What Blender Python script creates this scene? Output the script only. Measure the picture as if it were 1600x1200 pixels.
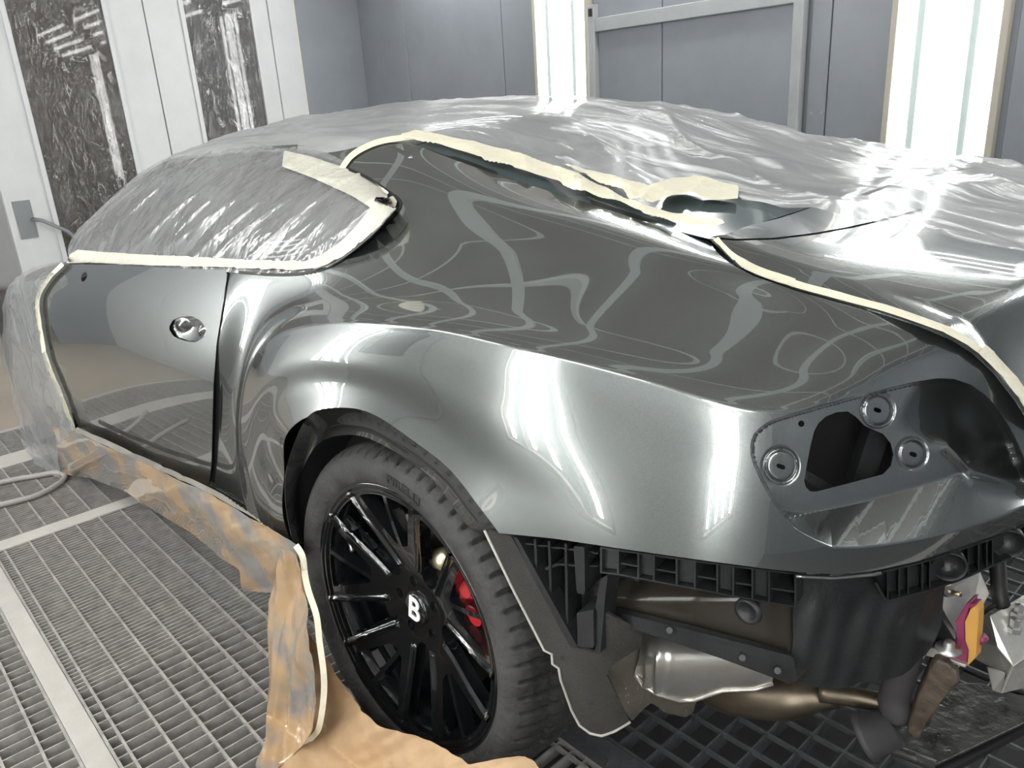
import bpy, bmesh, math, random
import numpy as np
from mathutils import Vector, Matrix, noise
from mathutils.bvhtree import BVHTree
random.seed(7); np.random.seed(7)
for o in list(bpy.data.objects): bpy.data.objects.remove(o)
S = bpy.context.scene
COL = S.collection
PI = math.pi

# ------------------------------------------------------------------ camera
F = 1230.0                                     # focal length in pixels of the 1600x1200 frame
RW = np.array([[0.67662301, 0.73387836, -0.06003222],      # rows: camera right, down, forward (booth axes)
               [0.20641792, -0.26730861, -0.94124266],
               [-0.70680475, 0.62447471, -0.33235279]])
PSI = 0.044128                                 # the car stands 2.5 degrees off the booth axis
CW = np.array([1.2124, -1.6162, 1.3027])
cam = bpy.data.objects.new('camera', bpy.data.cameras.new('camera')); COL.objects.link(cam)
cam.data.sensor_width = 36; cam.data.lens = F * 36 / 1600; cam.data.clip_start = .02; cam.data.clip_end = 60
m = Matrix.Identity(4)
for i in range(3):
    m[i][0] = RW[0][i]; m[i][1] = -RW[1][i]; m[i][2] = -RW[2][i]; m[i][3] = CW[i]
cam.matrix_world = m
S.camera = cam
# ------------------------------------------------------------------ world and exposure
w = bpy.data.worlds.new('world'); S.world = w; w.use_nodes = True
w.node_tree.nodes['Background'].inputs[0].default_value = (.75, .78, .8, 1)
w.node_tree.nodes['Background'].inputs[1].default_value = .25
S.view_settings.view_transform = 'Standard'; S.view_settings.look = 'None'
S.view_settings.gamma = 1; S.view_settings.use_curve_mapping = False
S.view_settings.exposure = 0.17
TUBE = 21.0                                    # strength of the fluorescent tubes

# ------------------------------------------------------------------ helpers
RZ = np.array([[math.cos(PSI), -math.sin(PSI), 0], [math.sin(PSI), math.cos(PSI), 0], [0, 0, 1]])
RC = RW @ RZ                                   # car axes -> camera
CC = RZ.T @ CW
def pix(X):                                    # car coordinates -> photograph pixel
    c = (np.asarray(X, float) - CC) @ RC.T
    return np.stack([F * c[..., 0] / c[..., 2] + 800, F * c[..., 1] / c[..., 2] + 600], -1)
def ray(u, v): return RC.T @ np.array([(u - 800) / F, (v - 600) / F, 1.])
def aty(u, v, y): d = ray(u, v); return CC + d * (y - CC[1]) / d[1]
def atx(u, v, x): d = ray(u, v); return CC + d * (x - CC[0]) / d[0]
def atz(u, v, z): d = ray(u, v); return CC + d * (z - CC[2]) / d[2]
def wat(u, v, i, val):                         # booth coordinates on a plane axis i = val
    d = RW.T @ np.array([(u - 800) / F, (v - 600) / F, 1.]); return CW + d * (val - CW[i]) / d[i]

def tag(o, label=None, cat=None, group=None, kind=None):
    if label: o['label'] = label
    if cat: o['category'] = cat
    if group: o['group'] = group
    if kind: o['kind'] = kind
    return o
def empty(name, loc=(0, 0, 0), rz=0):
    o = bpy.data.objects.new(name, None); COL.objects.link(o); o.location = loc; o.rotation_euler = (0, 0, rz)
    o.empty_display_size = .1
    return o
def link(name, me, mat, parent=None, smooth=True, loc=None, rz=None):
    o = bpy.data.objects.new(name, me); COL.objects.link(o)
    if mat is not None and not me.materials: me.materials.append(mat)
    if smooth: me.shade_smooth()
    if parent is not None: o.parent = parent
    if loc is not None: o.location = loc
    if rz is not None: o.rotation_euler = (0, 0, rz)
    return o
def mesh(name, V, Fc, mat, parent=None, smooth=True, **k):
    me = bpy.data.meshes.new(name)
    me.from_pydata([tuple(map(float, v)) for v in V], [], [tuple(map(int, f)) for f in Fc]); me.update()
    return link(name, me, mat, parent, smooth, **k)
def solid(o, t, off=-1):
    md = o.modifiers.new('solid', 'SOLIDIFY'); md.thickness = t; md.offset = off
    es = o.modifiers.new('split', 'EDGE_SPLIT'); es.split_angle = math.radians(50); es.use_edge_sharp = False; return o
def bevel(o, wd, seg=2, ang=40):
    md = o.modifiers.new('bevel', 'BEVEL'); md.width = wd; md.segments = seg; md.limit_method = 'ANGLE'; md.angle_limit = math.radians(ang)
    return o
def sharp(o, ang=35):
    bpy_me = o.data; bpy_me.set_sharp_from_angle(angle=math.radians(ang)); return o
def box_vf(x0, x1, y0, y1, z0, z1):
    V = [(x, y, z) for z in (z0, z1) for y in (y0, y1) for x in (x0, x1)]
    return V, [(0, 2, 3, 1), (4, 5, 7, 6), (0, 1, 5, 4), (2, 6, 7, 3), (0, 4, 6, 2), (1, 3, 7, 5)]
class MB:
    def __init__(s): s.V = []; s.F = []
    def add(s, V, Fc):
        n = len(s.V); s.V += [tuple(map(float, v)) for v in V]; s.F += [tuple(int(i) + n for i in f) for f in Fc]; return s
    def box(s, *a): return s.add(*box_vf(*a))
    def obox(s, c, ex, ey, ez):                # oriented box: centre and three half-axis vectors
        c, ex, ey, ez = map(lambda a: np.asarray(a, float), (c, ex, ey, ez))
        V = [c + sx * ex + sy * ey + sz * ez for sz in (-1, 1) for sy in (-1, 1) for sx in (-1, 1)]
        return s.add(V, box_vf(0, 1, 0, 1, 0, 1)[1])
    def bar(s, p, q, wd, th, up=(0, 0, 1)):
        p, q = np.asarray(p, float), np.asarray(q, float); d = q - p; L = np.linalg.norm(d); d /= L
        e = np.cross(d, up); e /= np.linalg.norm(e); n = np.cross(e, d)
        return s.obox((p + q) / 2, d * L / 2, e * wd / 2, n * th / 2)
    def tube(s, pts, r, n=10, cap=True):
        pts = [np.asarray(p, float) for p in pts]; rs = r if hasattr(r, '__len__') else [r] * len(pts)
        base = len(s.V); ref = None
        for i, p in enumerate(pts):
            t = pts[min(i + 1, len(pts) - 1)] - pts[max(i - 1, 0)]; t /= np.linalg.norm(t) + 1e-12
            if ref is None: ref = np.cross(t, (0, 0, 1)) if abs(t[2]) < .9 else np.cross(t, (1, 0, 0))
            a = ref - t * (ref @ t); a /= np.linalg.norm(a) + 1e-12; ref = a; b = np.cross(t, a)
            for k in range(n):
                th = 2 * PI * k / n; s.V.append(tuple(p + rs[i] * (math.cos(th) * a + math.sin(th) * b)))
        for i in range(len(pts) - 1):
            for k in range(n):
                k2 = (k + 1) % n; s.F.append((base + i * n + k, base + i * n + k2, base + (i + 1) * n + k2, base + (i + 1) * n + k))
        if cap:
            s.F.append(tuple(base + k for k in range(n))[::-1]); e = base + (len(pts) - 1) * n; s.F.append(tuple(e + k for k in range(n)))
        return s
    def cyl(s, p, q, r, n=20): return s.tube([p, q], r, n)
    def prism(s, poly, d):                     # polygon of 3D points extruded by vector d
        n = len(poly); P = [np.asarray(p, float) for p in poly]; d = np.asarray(d, float)
        return s.add(P + [p + d for p in P], [tuple(range(n))[::-1], tuple(range(n, 2 * n))] + [(i, (i + 1) % n, n + (i + 1) % n, n + i) for i in range(n)])
    def build(s, name, mat, parent=None, smooth=False, **k):
        o = mesh(name, s.V, s.F, mat, parent, smooth, **k)
        bm = bmesh.new(); bm.from_mesh(o.data); bmesh.ops.recalc_face_normals(bm, faces=bm.faces); bm.to_mesh(o.data); bm.free()
        return o
def spline(P, n=None, t=None, k=None):         # natural cubic through points, chord parameter; P (m, d)
    P = np.asarray(P, float); m_ = len(P)
    if k is None:
        k = np.concatenate([[0], np.cumsum(np.maximum(np.linalg.norm(np.diff(P, axis=0), axis=1), 1e-6) ** .5)])
    if t is None: t = np.linspace(k[0], k[-1], n)
    h = np.diff(k); A = np.zeros((m_, m_)); B = np.zeros((m_, P.shape[1])); A[0, 0] = A[-1, -1] = 1
    for i in range(1, m_ - 1):
        A[i, i - 1] = h[i - 1]; A[i, i] = 2 * (h[i - 1] + h[i]); A[i, i + 1] = h[i]
        B[i] = 6 * ((P[i + 1] - P[i]) / h[i] - (P[i] - P[i - 1]) / h[i - 1])
    M = np.linalg.solve(A, B)
    i = np.clip(np.searchsorted(k, t, side='right') - 1, 0, m_ - 2); hh = h[i][:, None]
    a = (k[i + 1] - t)[:, None]; b = (t - k[i])[:, None]
    return (M[i] * a ** 3 + M[i + 1] * b ** 3) / (6 * hh) + (P[i] / hh - M[i] * hh / 6) * a + (P[i + 1] / hh - M[i + 1] * hh / 6) * b
def crom(P, k, t):                             # non-uniform Catmull-Rom along axis 0 of P (m, ...)
    m_ = len(P); T = np.zeros_like(P); h = np.diff(k)
    for i in range(m_):
        if i == 0: T[i] = (P[1] - P[0]) / h[0]
        elif i == m_ - 1: T[i] = (P[-1] - P[-2]) / h[-1]
        else:
            d0 = (P[i] - P[i - 1]) / h[i - 1]; d1 = (P[i + 1] - P[i]) / h[i]; T[i] = (d0 * h[i] + d1 * h[i - 1]) / (h[i] + h[i - 1])
    i = np.clip(np.searchsorted(k, t, side='right') - 1, 0, m_ - 2); sh = (-1,) + (1,) * (P.ndim - 1)
    hh = h[i].reshape(sh); s_ = ((t - k[i]) / h[i]).reshape(sh)
    return (2*s_**3 - 3*s_**2 + 1) * P[i] + (s_**3 - 2*s_**2 + s_) * hh * T[i] + (-2*s_**3 + 3*s_**2) * P[i+1] + (s_**3 - s_**2) * hh * T[i+1]
def curve(P, n): return spline(P, n)
def grid_faces(nu, nv):
    i, j = np.meshgrid(np.arange(nu - 1), np.arange(nv - 1), indexing='ij')
    a = (i * nv + j).ravel()
    return np.stack([a, a + nv, a + nv + 1, a + 1], 1)
def sdf(Q, poly):                              # signed distance, positive inside the polygon
    Q = np.asarray(Q, float); poly = np.asarray(poly, float); d2 = np.full(len(Q), 1e18); ins = np.zeros(len(Q), bool)
    for i in range(len(poly)):
        a, b = poly[i], poly[(i + 1) % len(poly)]; ab = b - a; L = ab @ ab
        if L < 1e-12: continue
        t = np.clip(((Q - a) @ ab) / L, 0, 1); e = Q - a - t[:, None] * ab; d2 = np.minimum(d2, (e * e).sum(1))
        c = ((a[1] > Q[:, 1]) != (b[1] > Q[:, 1])); den = (b[1] - a[1]) if abs(b[1] - a[1]) > 1e-12 else 1e-12
        ins ^= c & (Q[:, 0] < (b[0] - a[0]) * (Q[:, 1] - a[1]) / den + a[0])
    return np.where(ins, 1, -1) * np.sqrt(d2)
def clip(V, Fc, g):                            # keep the part of the surface where g > 0, cut clean along g = 0
    V = np.asarray(V, float); g = np.where(np.abs(g) < 1e-9, 1e-9, g); out = []; nv = [v for v in V]; cache = {}
    pos = g > 0
    def cut(a, b):
        key = (a, b) if a < b else (b, a)
        if key not in cache:
            t = g[a] / (g[a] - g[b]); nv.append(V[a] + t * (V[b] - V[a])); cache[key] = len(nv) - 1
        return cache[key]
    for f in Fc:
        f = [int(i) for i in f]; p = [pos[i] for i in f]
        if all(p): out.append(f); continue
        if not any(p): continue
        poly = []
        for i in range(len(f)):
            a, b = f[i], f[(i + 1) % len(f)]
            if pos[a]: poly.append(a)
            if pos[a] != pos[b]: poly.append(cut(a, b))
        if len(poly) >= 3: out.append(poly)
    used = sorted({i for f in out for i in f}); mp = {u: k for k, u in enumerate(used)}
    return np.array([nv[i] for i in used]), [[mp[i] for i in f] for f in out]
def bvh(V, Fc): return BVHTree.FromPolygons([Vector(v) for v in V], [list(map(int, f)) for f in Fc])
def hit(tree, u, v):
    d = ray(u, v); r = tree.ray_cast(Vector(CC), Vector(d).normalized())
    if r[0] is None: return None, None
    n = np.array(r[1]); p = np.array(r[0])
    if n @ (p - CC) > 0: n = -n
    return p, n
def fbm(X, sc, oct=3, seed=0):
    out = np.empty(len(X))
    for i, p in enumerate(X): out[i] = noise.fractal(Vector((p[0] * sc + seed * 13.7, p[1] * sc - seed * 7.1, p[2] * sc + seed * 3.3)), 1.0, 2.0, oct)
    return out

# ------------------------------------------------------------------ materials
def new_mat(name):
    m_ = bpy.data.materials.new(name); m_.use_nodes = True; nt = m_.node_tree
    return m_, nt, nt.nodes['Principled BSDF'], nt.nodes['Material Output']
def nd(nt, t, **k):
    n = nt.nodes.new(t)
    for a, b in k.items(): setattr(n, a, b)
    return n
def simple(name, col, rough=.5, metal=0., bump=0., bscale=60, var=0., vscale=8, coat=0., spec=.5, aniso=None):
    m_, nt, b, out = new_mat(name)
    b.inputs['Base Color'].default_value = (*col, 1); b.inputs['Roughness'].default_value = rough; b.inputs['Metallic'].default_value = metal
    b.inputs['Coat Weight'].default_value = coat; b.inputs['Specular IOR Level'].default_value = spec
    tc = nd(nt, 'ShaderNodeTexCoord')
    if var:
        n = nd(nt, 'ShaderNodeTexNoise'); n.inputs['Scale'].default_value = vscale; n.inputs['Detail'].default_value = 6; n.inputs['Roughness'].default_value = .65
        nt.links.new(tc.outputs['Object'], n.inputs['Vector'])
        r = nd(nt, 'ShaderNodeMapRange'); r.inputs[1].default_value = .3; r.inputs[2].default_value = .7; r.inputs[3].default_value = 1 - var; r.inputs[4].default_value = 1 + var
        nt.links.new(n.outputs[0], r.inputs[0])
        mx = nd(nt, 'ShaderNodeVectorMath', operation='SCALE'); mx.inputs[0].default_value = col; nt.links.new(r.outputs[0], mx.inputs['Scale'])
        nt.links.new(mx.outputs[0], b.inputs['Base Color'])
        r2 = nd(nt, 'ShaderNodeMapRange'); r2.inputs[1].default_value = .3; r2.inputs[2].default_value = .7; r2.inputs[3].default_value = max(.02, rough - var * .35); r2.inputs[4].default_value = min(1, rough + var * .35)
        nt.links.new(n.outputs[0], r2.inputs[0]); nt.links.new(r2.outputs[0], b.inputs['Roughness'])
    if bump:
        n = nd(nt, 'ShaderNodeTexNoise'); n.inputs['Scale'].default_value = bscale; n.inputs['Detail'].default_value = 5
        nt.links.new(tc.outputs['Object'], n.inputs['Vector'])
        bp = nd(nt, 'ShaderNodeBump'); bp.inputs['Strength'].default_value = bump; bp.inputs['Distance'].default_value = .01
        nt.links.new(n.outputs[0], bp.inputs['Height']); nt.links.new(bp.outputs[0], b.inputs['Normal'])
    return m_
def emit(name, col, st):
    m_, nt, b, out = new_mat(name); e = nd(nt, 'ShaderNodeEmission'); e.inputs[0].default_value = (*col, 1); e.inputs[1].default_value = st
    nt.links.new(e.outputs[0], out.inputs[0]); return m_
def paint():
    m_, nt, b, out = new_mat('grey_metallic_paint')
    tc = nd(nt, 'ShaderNodeTexCoord'); vo = nd(nt, 'ShaderNodeTexVoronoi'); vo.inputs['Scale'].default_value = 1400
    nt.links.new(tc.outputs['Object'], vo.inputs['Vector'])
    sx = nd(nt, 'ShaderNodeSeparateColor'); nt.links.new(vo.outputs['Color'], sx.inputs[0])
    r = nd(nt, 'ShaderNodeMapRange'); r.inputs[3].default_value = .8; r.inputs[4].default_value = 1.2; nt.links.new(sx.outputs[0], r.inputs[0])
    mx = nd(nt, 'ShaderNodeVectorMath', operation='SCALE'); mx.inputs[0].default_value = (.215, .232, .230); nt.links.new(r.outputs[0], mx.inputs['Scale'])
    nt.links.new(mx.outputs[0], b.inputs['Base Color'])
    b.inputs['Metallic'].default_value = .95; b.inputs['Roughness'].default_value = .265
    b.inputs['Coat Weight'].default_value = 1; b.inputs['Coat Roughness'].default_value = .015; b.inputs['Coat IOR'].default_value = 2.1
    return m_
def film(name, white=.25, rough=.12, bscale=9, bstr=.5, tint=(.86, .87, .88), stretch=(1, 1, 1), gloss=.35, wm=.10, col=.82):
    # thin clear plastic: mostly see-through, a milky part, a crinkled gloss
    m_, nt, b, out = new_mat(name); nt.nodes.remove(b)
    tc = nd(nt, 'ShaderNodeTexCoord'); mp = nd(nt, 'ShaderNodeMapping'); mp.inputs['Scale'].default_value = stretch
    nt.links.new(tc.outputs['Object'], mp.inputs['Vector'])
    n1 = nd(nt, 'ShaderNodeTexNoise'); n1.inputs['Scale'].default_value = bscale; n1.inputs['Detail'].default_value = 4; n1.inputs['Distortion'].default_value = 1.2
    nt.links.new(mp.outputs[0], n1.inputs['Vector'])
    ab = nd(nt, 'ShaderNodeMath', operation='SUBTRACT'); ab.inputs[1].default_value = .5; nt.links.new(n1.outputs[0], ab.inputs[0])
    ab2 = nd(nt, 'ShaderNodeMath', operation='ABSOLUTE'); nt.links.new(ab.outputs[0], ab2.inputs[0])
    sm = nd(nt, 'ShaderNodeMapRange'); sm.inputs[1].default_value = 0; sm.inputs[2].default_value = .09; sm.inputs[3].default_value = 1; sm.inputs[4].default_value = 0; nt.links.new(ab2.outputs[0], sm.inputs[0])
    n2 = nd(nt, 'ShaderNodeTexNoise'); n2.inputs['Scale'].default_value = bscale * 4; n2.inputs['Detail'].default_value = 3; nt.links.new(mp.outputs[0], n2.inputs['Vector'])
    ad = nd(nt, 'ShaderNodeMath', operation='MULTIPLY_ADD'); ad.inputs[1].default_value = .5; nt.links.new(n2.outputs[0], ad.inputs[0]); nt.links.new(sm.outputs[0], ad.inputs[2])
    bp = nd(nt, 'ShaderNodeBump'); bp.inputs['Strength'].default_value = bstr; bp.inputs['Distance'].default_value = .02; nt.links.new(ad.outputs[0], bp.inputs['Height'])
    tr = nd(nt, 'ShaderNodeBsdfTransparent'); tr.inputs[0].default_value = (*tint, 1)
    df = nd(nt, 'ShaderNodeBsdfDiffuse'); df.inputs[0].default_value = (col, col * 1.005, col * 1.01, 1); nt.links.new(bp.outputs[0], df.inputs['Normal'])
    tl = nd(nt, 'ShaderNodeBsdfTranslucent'); tl.inputs[0].default_value = (col, col * 1.005, col * 1.01, 1)
    mk = nd(nt, 'ShaderNodeMixShader'); mk.inputs[0].default_value = .35; nt.links.new(df.outputs[0], mk.inputs[1]); nt.links.new(tl.outputs[0], mk.inputs[2])
    wf = nd(nt, 'ShaderNodeMath', operation='MULTIPLY_ADD'); wf.inputs[1].default_value = wm; wf.inputs[2].default_value = white; nt.links.new(sm.outputs[0], wf.inputs[0])
    m1 = nd(nt, 'ShaderNodeMixShader'); nt.links.new(wf.outputs[0], m1.inputs[0]); nt.links.new(tr.outputs[0], m1.inputs[1]); nt.links.new(mk.outputs[0], m1.inputs[2])
    gl = nd(nt, 'ShaderNodeBsdfGlossy'); gl.inputs[1].default_value = rough; nt.links.new(bp.outputs[0], gl.inputs['Normal'])
    fr = nd(nt, 'ShaderNodeLayerWeight'); fr.inputs[0].default_value = .25; nt.links.new(bp.outputs[0], fr.inputs['Normal'])
    fm = nd(nt, 'ShaderNodeMath', operation='MULTIPLY_ADD'); fm.inputs[1].default_value = gloss; fm.inputs[2].default_value = .05; nt.links.new(fr.outputs['Facing'], fm.inputs[0])
    m2 = nd(nt, 'ShaderNodeMixShader'); nt.links.new(fm.outputs[0], m2.inputs[0]); nt.links.new(m1.outputs[0], m2.inputs[1]); nt.links.new(gl.outputs[0], m2.inputs[2])
    nt.links.new(m2.outputs[0], out.inputs[0]); return m_
def glass(name, tint, rough=.02):
    m_, nt, b, out = new_mat(name); nt.nodes.remove(b)
    tr = nd(nt, 'ShaderNodeBsdfTransparent'); tr.inputs[0].default_value = (*tint, 1)
    gl = nd(nt, 'ShaderNodeBsdfGlossy'); gl.inputs[1].default_value = rough
    fr = nd(nt, 'ShaderNodeFresnel'); fr.inputs[0].default_value = 1.5
    mx = nd(nt, 'ShaderNodeMixShader'); nt.links.new(fr.outputs[0], mx.inputs[0]); nt.links.new(tr.outputs[0], mx.inputs[1]); nt.links.new(gl.outputs[0], mx.inputs[2])
    nt.links.new(mx.outputs[0], out.inputs[0]); return m_
M = dict(
    paint=paint(),
    rubber=simple('tire_rubber', (.040, .0395, .038), .75, bump=.5, bscale=60, var=.55, vscale=12),
    gloss_black=simple('gloss_black', (.006, .007, .008), .12, coat=.6),
    matte_black=simple('matte_black', (.012, .012, .013), .75),
    plastic_black=simple('black_plastic', (.018, .019, .02), .42, bump=.12, bscale=120, var=.3),
    liner=simple('felt_liner', (.034, .032, .028), .95, bump=.4, bscale=300, var=.35, vscale=10),
    liner_edge=simple('liner_cut_edge', (.42, .40, .36), .9),
    seal=simple('rubber_seal', (.008, .008, .008), .5),
    alu=simple('bare_aluminium', (.62, .6, .56), .42, metal=.75, bump=.15, bscale=40, var=.2, vscale=12),
    foil=simple('heat_shield_foil', (.72, .69, .64), .32, metal=.85, bump=.3, bscale=16, var=.15),
    darkfoil=simple('dimpled_shield', (.17, .155, .13), .5, metal=.7, var=.3),
    steel=simple('zinc_steel', (.45, .45, .45), .35, metal=.9),
    muffler=simple('exhaust_steel', (.20, .165, .12), .38, metal=.85, var=.35, vscale=9),
    red=simple('red_caliper', (.42, .006, .014), .3, coat=.6),
    brass=simple('yellow_zinc', (.55, .5, .34), .3, metal=.9),
    magenta=simple('magenta_paint', (.22, .03, .09), .45),
    orange=simple('orange_core', (.52, .27, .06), .6),
    white_paint=simple('white_badge', (.85, .85, .85), .3),
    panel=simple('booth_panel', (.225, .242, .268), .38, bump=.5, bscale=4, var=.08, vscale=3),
    panel_bounce=simple('pale_bounce_panel', (.82, .84, .84), .45, var=.06, vscale=3),  # unseen near wall made extra pale to throw light on the car flank
    lamp_frame=simple('beige_lamp_frame', (.42, .39, .33), .6),
    frame=simple('booth_frame_metal', (.34, .355, .36), .45, var=.08),
    white=simple('white_enamel', (.56, .57, .575), .42, var=.05, vscale=4),
    lamp_white=simple('lamp_reflector', (.50, .52, .51), .5),
    lamp_grey=simple('grey_lamp_tray', (.16, .165, .165), .6),
    divider=simple('lamp_divider', (.42, .50, .48), .4),
    grout=simple('grey_seam', (.2, .21, .22), .7),
    beam=simple('floor_beam_steel', (.50, .475, .44), .6, var=.12, vscale=6, bump=.1),
    grate=simple('galvanised_grating', (.40, .38, .36), .5, metal=.35, var=.25, vscale=30),
    pit=simple('pit_floor', (.07, .07, .07), .9),
    concrete=simple('beige_floor', (.42, .36, .30), .6, var=.1, vscale=3),
    ceiling=simple('ceiling_filter', (.24, .22, .21), .95, bump=.3, bscale=80),
    ceiling_frame=simple('ceiling_frame', (.70, .76, .75), .6),
    grate_dark=simple('dark_floor_steel', (.07, .072, .076), .5, bump=.3, bscale=70, var=.25, vscale=30),
    tape=simple('masking_tape', (.74, .70, .55), .7, bump=.3, bscale=90, var=.06, vscale=40),
    tape_dull=simple('tape_under_film', (.56, .545, .47), .6, bump=.4, bscale=60, var=.1, vscale=30),
    shelf=simple('glass_backing_trim', (.22, .28, .29), .7),  # colour of the brightening sheet added under the rear glass
    rear_glass=simple('rear_window_glass', (.08, .105, .11), .08),
    rubber_grey=simple('grey_rubber', (.05, .047, .05), .6, var=.15),
    kraft=simple('kraft_paper', (.47, .315, .18), .62, bump=.25, bscale=25, var=.08, vscale=10),
    hose=simple('grey_hose', (.34, .32, .31), .6),
    plate=simple('grey_plate', (.2, .21, .22), .5),
    tube=emit('fluorescent_tube', (1, 1, .98), TUBE),
    glass=glass('dark_tinted_glass', (.22, .27, .275)),
    clear=glass('door_glass', (.62, .6, .58)),
    film=film('clear_masking_film', .30, .12, 4, .12, stretch=(1.6, 1, .5), wm=.06),
    film_roof=film('roof_masking_film', .52, .16, 3, .12, stretch=(.5, 2.6, 1), wm=.12, gloss=.08, col=.66),
    film_door=film('door_protective_film', .06, .1, 8, .8, stretch=(1, 1, .45)),
)
CEIL = 2.75; XF = -4.35; XR = 4.2; YF = 2.0; YN = -2.35; PIT = -.55

# ------------------------------------------------------------------ the booth shell
def struct(o): o['kind'] = 'structure'; return o
def sbox(name, mat, *a, parent=None, bev=0):
    o = MB().box(*a).build(name, M[mat], parent)
    if bev: bevel(o, bev)
    if parent is None: struct(o)
    return o
sbox('floor', 'pit', XF - 3, XR, YN - .1, YF + .1, PIT - .1, PIT)
ce = sbox('ceiling', 'ceiling', XF, XR, YN, YF, CEIL, CEIL + .08)
for i in range(10):
    x = XF + .45 + i * .9; sbox('ceiling_bar', 'ceiling_frame', x - .05, x + .05, YN + .5, YF - .5, CEIL - .03, CEIL, parent=ce)
for j in range(9):
    y = YN + .5 + j * (YF - YN - 1) / 8; sbox('ceiling_bar', 'ceiling_frame', XF, XR, y - .008, y + .008, CEIL - .025, CEIL, parent=ce)
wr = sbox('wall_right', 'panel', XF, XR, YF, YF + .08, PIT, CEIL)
wl = sbox('wall_left', 'panel_bounce', XF, XR, YN - .08, YN, PIT, CEIL)
wb = sbox('wall_back', 'panel', XR, XR + .08, YN - .08, YF + .08, PIT, CEIL)
# seams of the far wall: proud panels with gaps between them
def wpanels(parent, xs, y, s, z0=0., z1=CEIL, name='panel', mat='panel'):
    for a, b in xs:
        o = MB().box(a + .003, b - .003, min(y, y + s * .012), max(y, y + s * .012), z0, z1).build(name, M[mat], parent); bevel(o, .002, 1)
wpanels(wr, [(XF, -3.77), (-3.77, -2.75), (-2.75, -2.47), (-1.99, -1.52), (-1.52, -.76), (-.70, -.604), (-.604, -.335), (.13, .9), (.9, 1.7), (2.4, 3.2), (3.2, XR)], YF, -1)
wpanels(wl, [(XF, -3.4), (-3.4, -2.5), (-1.0, -.17), (.6, 1.7), (2.5, 3.2), (3.2, XR)], YN, 1, mat='panel_bounce')
for x, z in ((-1.60, 1.1), (-1.54, 1.1), (-.67, 1.19), (-.62, 1.19)):
    MB().cyl((x, YF - .011, z), (x, YF - .016, z), .006, 8).build('rivet', M['frame'], wr)
# service frame on the far wall
fr = empty('wall_frame', (-1.35, YF, 0)); tag(fr, 'grey metal frame around the panels between the two lamp panels', 'frame')
def wbox(name, mat, parent, *a, bev=.004):
    o = MB().box(*a).build(name, M[mat]); bevel(o, bev); o.parent = parent; o.location = (-parent.location.x, -parent.location.y, -parent.location.z); return o
wbox('upright', 'frame', fr, -2.005, -1.955, YF - .05, YF - .01, 0, 1.80)
wbox('upright', 'frame', fr, -.765, -.715, YF - .06, YF - .01, 0, 2.6)
wbox('crossbar', 'frame', fr, -1.955, -.765, YF - .045, YF - .01, 1.66, 1.73)
wbox('latch', 'matte_black', fr, -1.985, -1.965, YF - .062, YF - .05, 1.74, 1.78, bev=.002)

def wall_lamp(x0, x1, y, s, z0, z1, label):
    r = empty('wall_lamp', ((x0 + x1) / 2, y, z0)); tag(r, label, 'lamp', 'vertical four-tube wall lamps')
    def part(name, mat, *a, bev=.003):
        o = MB().box(*a).build(name, M[mat], r); o.location = (-(x0 + x1) / 2, -y, -z0)
        if bev: bevel(o, bev)
        return o
    ya, yb = sorted((y - s * .002, y - s * .03))
    part('housing', 'lamp_white' if s < 0 else 'lamp_grey', x0, x1, *sorted((y, y - s * .006)), z0, z1)
    f = .028
    for a, b in ((x0 - f, x0), (x1, x1 + f)): part('frame_side', 'lamp_frame', a, b, *sorted((y + s * .035, y - s * .012)), z0 - f, z1 + f)
    for a, b in ((z0 - f, z0), (z1, z1 + f)): part('frame_end', 'lamp_frame', x0, x1, *sorted((y + s * .035, y - s * .012)), a, b)
    W = x1 - x0
    for k in range(4):
        x = x0 + W * (.11, .385, .615, .89)[k]
        o = MB().cyl((x, y + s * .022, z0 + .03), (x, y + s * .022, z1 - .03), .019, 14).build('tube', M['tube'], r, True); o.location = (-(x0 + x1) / 2, -y, -z0)
    for k in (.235, .765):
        part('divider', 'divider', x0 + W * (k - .04), x0 + W * (k + .04), *sorted((y + s * .012, y + s * .03)), z0, z1)
for x0, n in ((-2.415, 'left of the grey frame'), (-.305, 'right of the grey frame'), (1.75, 'beyond the right edge of the view')):
    wall_lamp(x0, x0 + .385, YF - .012, -1, .35, 2.3, 'bright vertical wall lamp on the far wall, ' + n)
for x0, n in ((-2.5, 'beside the front of the car'), (-.12, 'beside the rear wheel'), (1.75, 'behind the car')):
    wall_lamp(x0, x0 + .66, YN + .012, 1, .35, 2.3, 'vertical wall lamp on the near wall, ' + n)
def ceiling_lamp(xc, y, s, label):
    r = empty('ceiling_lamp', (xc, y, CEIL - .28)); r.rotation_euler = (s * math.radians(45), 0, 0); tag(r, label, 'lamp', 'slanted four-tube lamps under the ceiling edge')
    h = MB().box(-.68, .68, -.24, .24, .02, .05).build('housing', M['lamp_grey'], r)
    for k in range(4): MB().cyl((-.62, -.18 + k * .12, 0), (.62, -.18 + k * .12, 0), .017, 12).build('tube', M['tube'], r, True)
    for a in (-1, 1): MB().box(-.70, .70, a * .25 - .015, a * .25 + .015, -.02, .05).build('frame_side', M['frame'], r)
for xc in (-3.0, -1.2, .6, 2.4):
    ceiling_lamp(xc, YF - .25, -1, 'slanted lamp over the far wall at %s of the car' % {-3.0: 'the bonnet', -1.2: 'the roof', .6: 'the boot', 2.4: 'the back'}[xc])
    ceiling_lamp(xc, YN + .25, 1, 'slanted lamp over the near wall at %s of the car' % {-3.0: 'the bonnet', -1.2: 'the roof', .6: 'the boot', 2.4: 'the back'}[xc])

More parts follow.
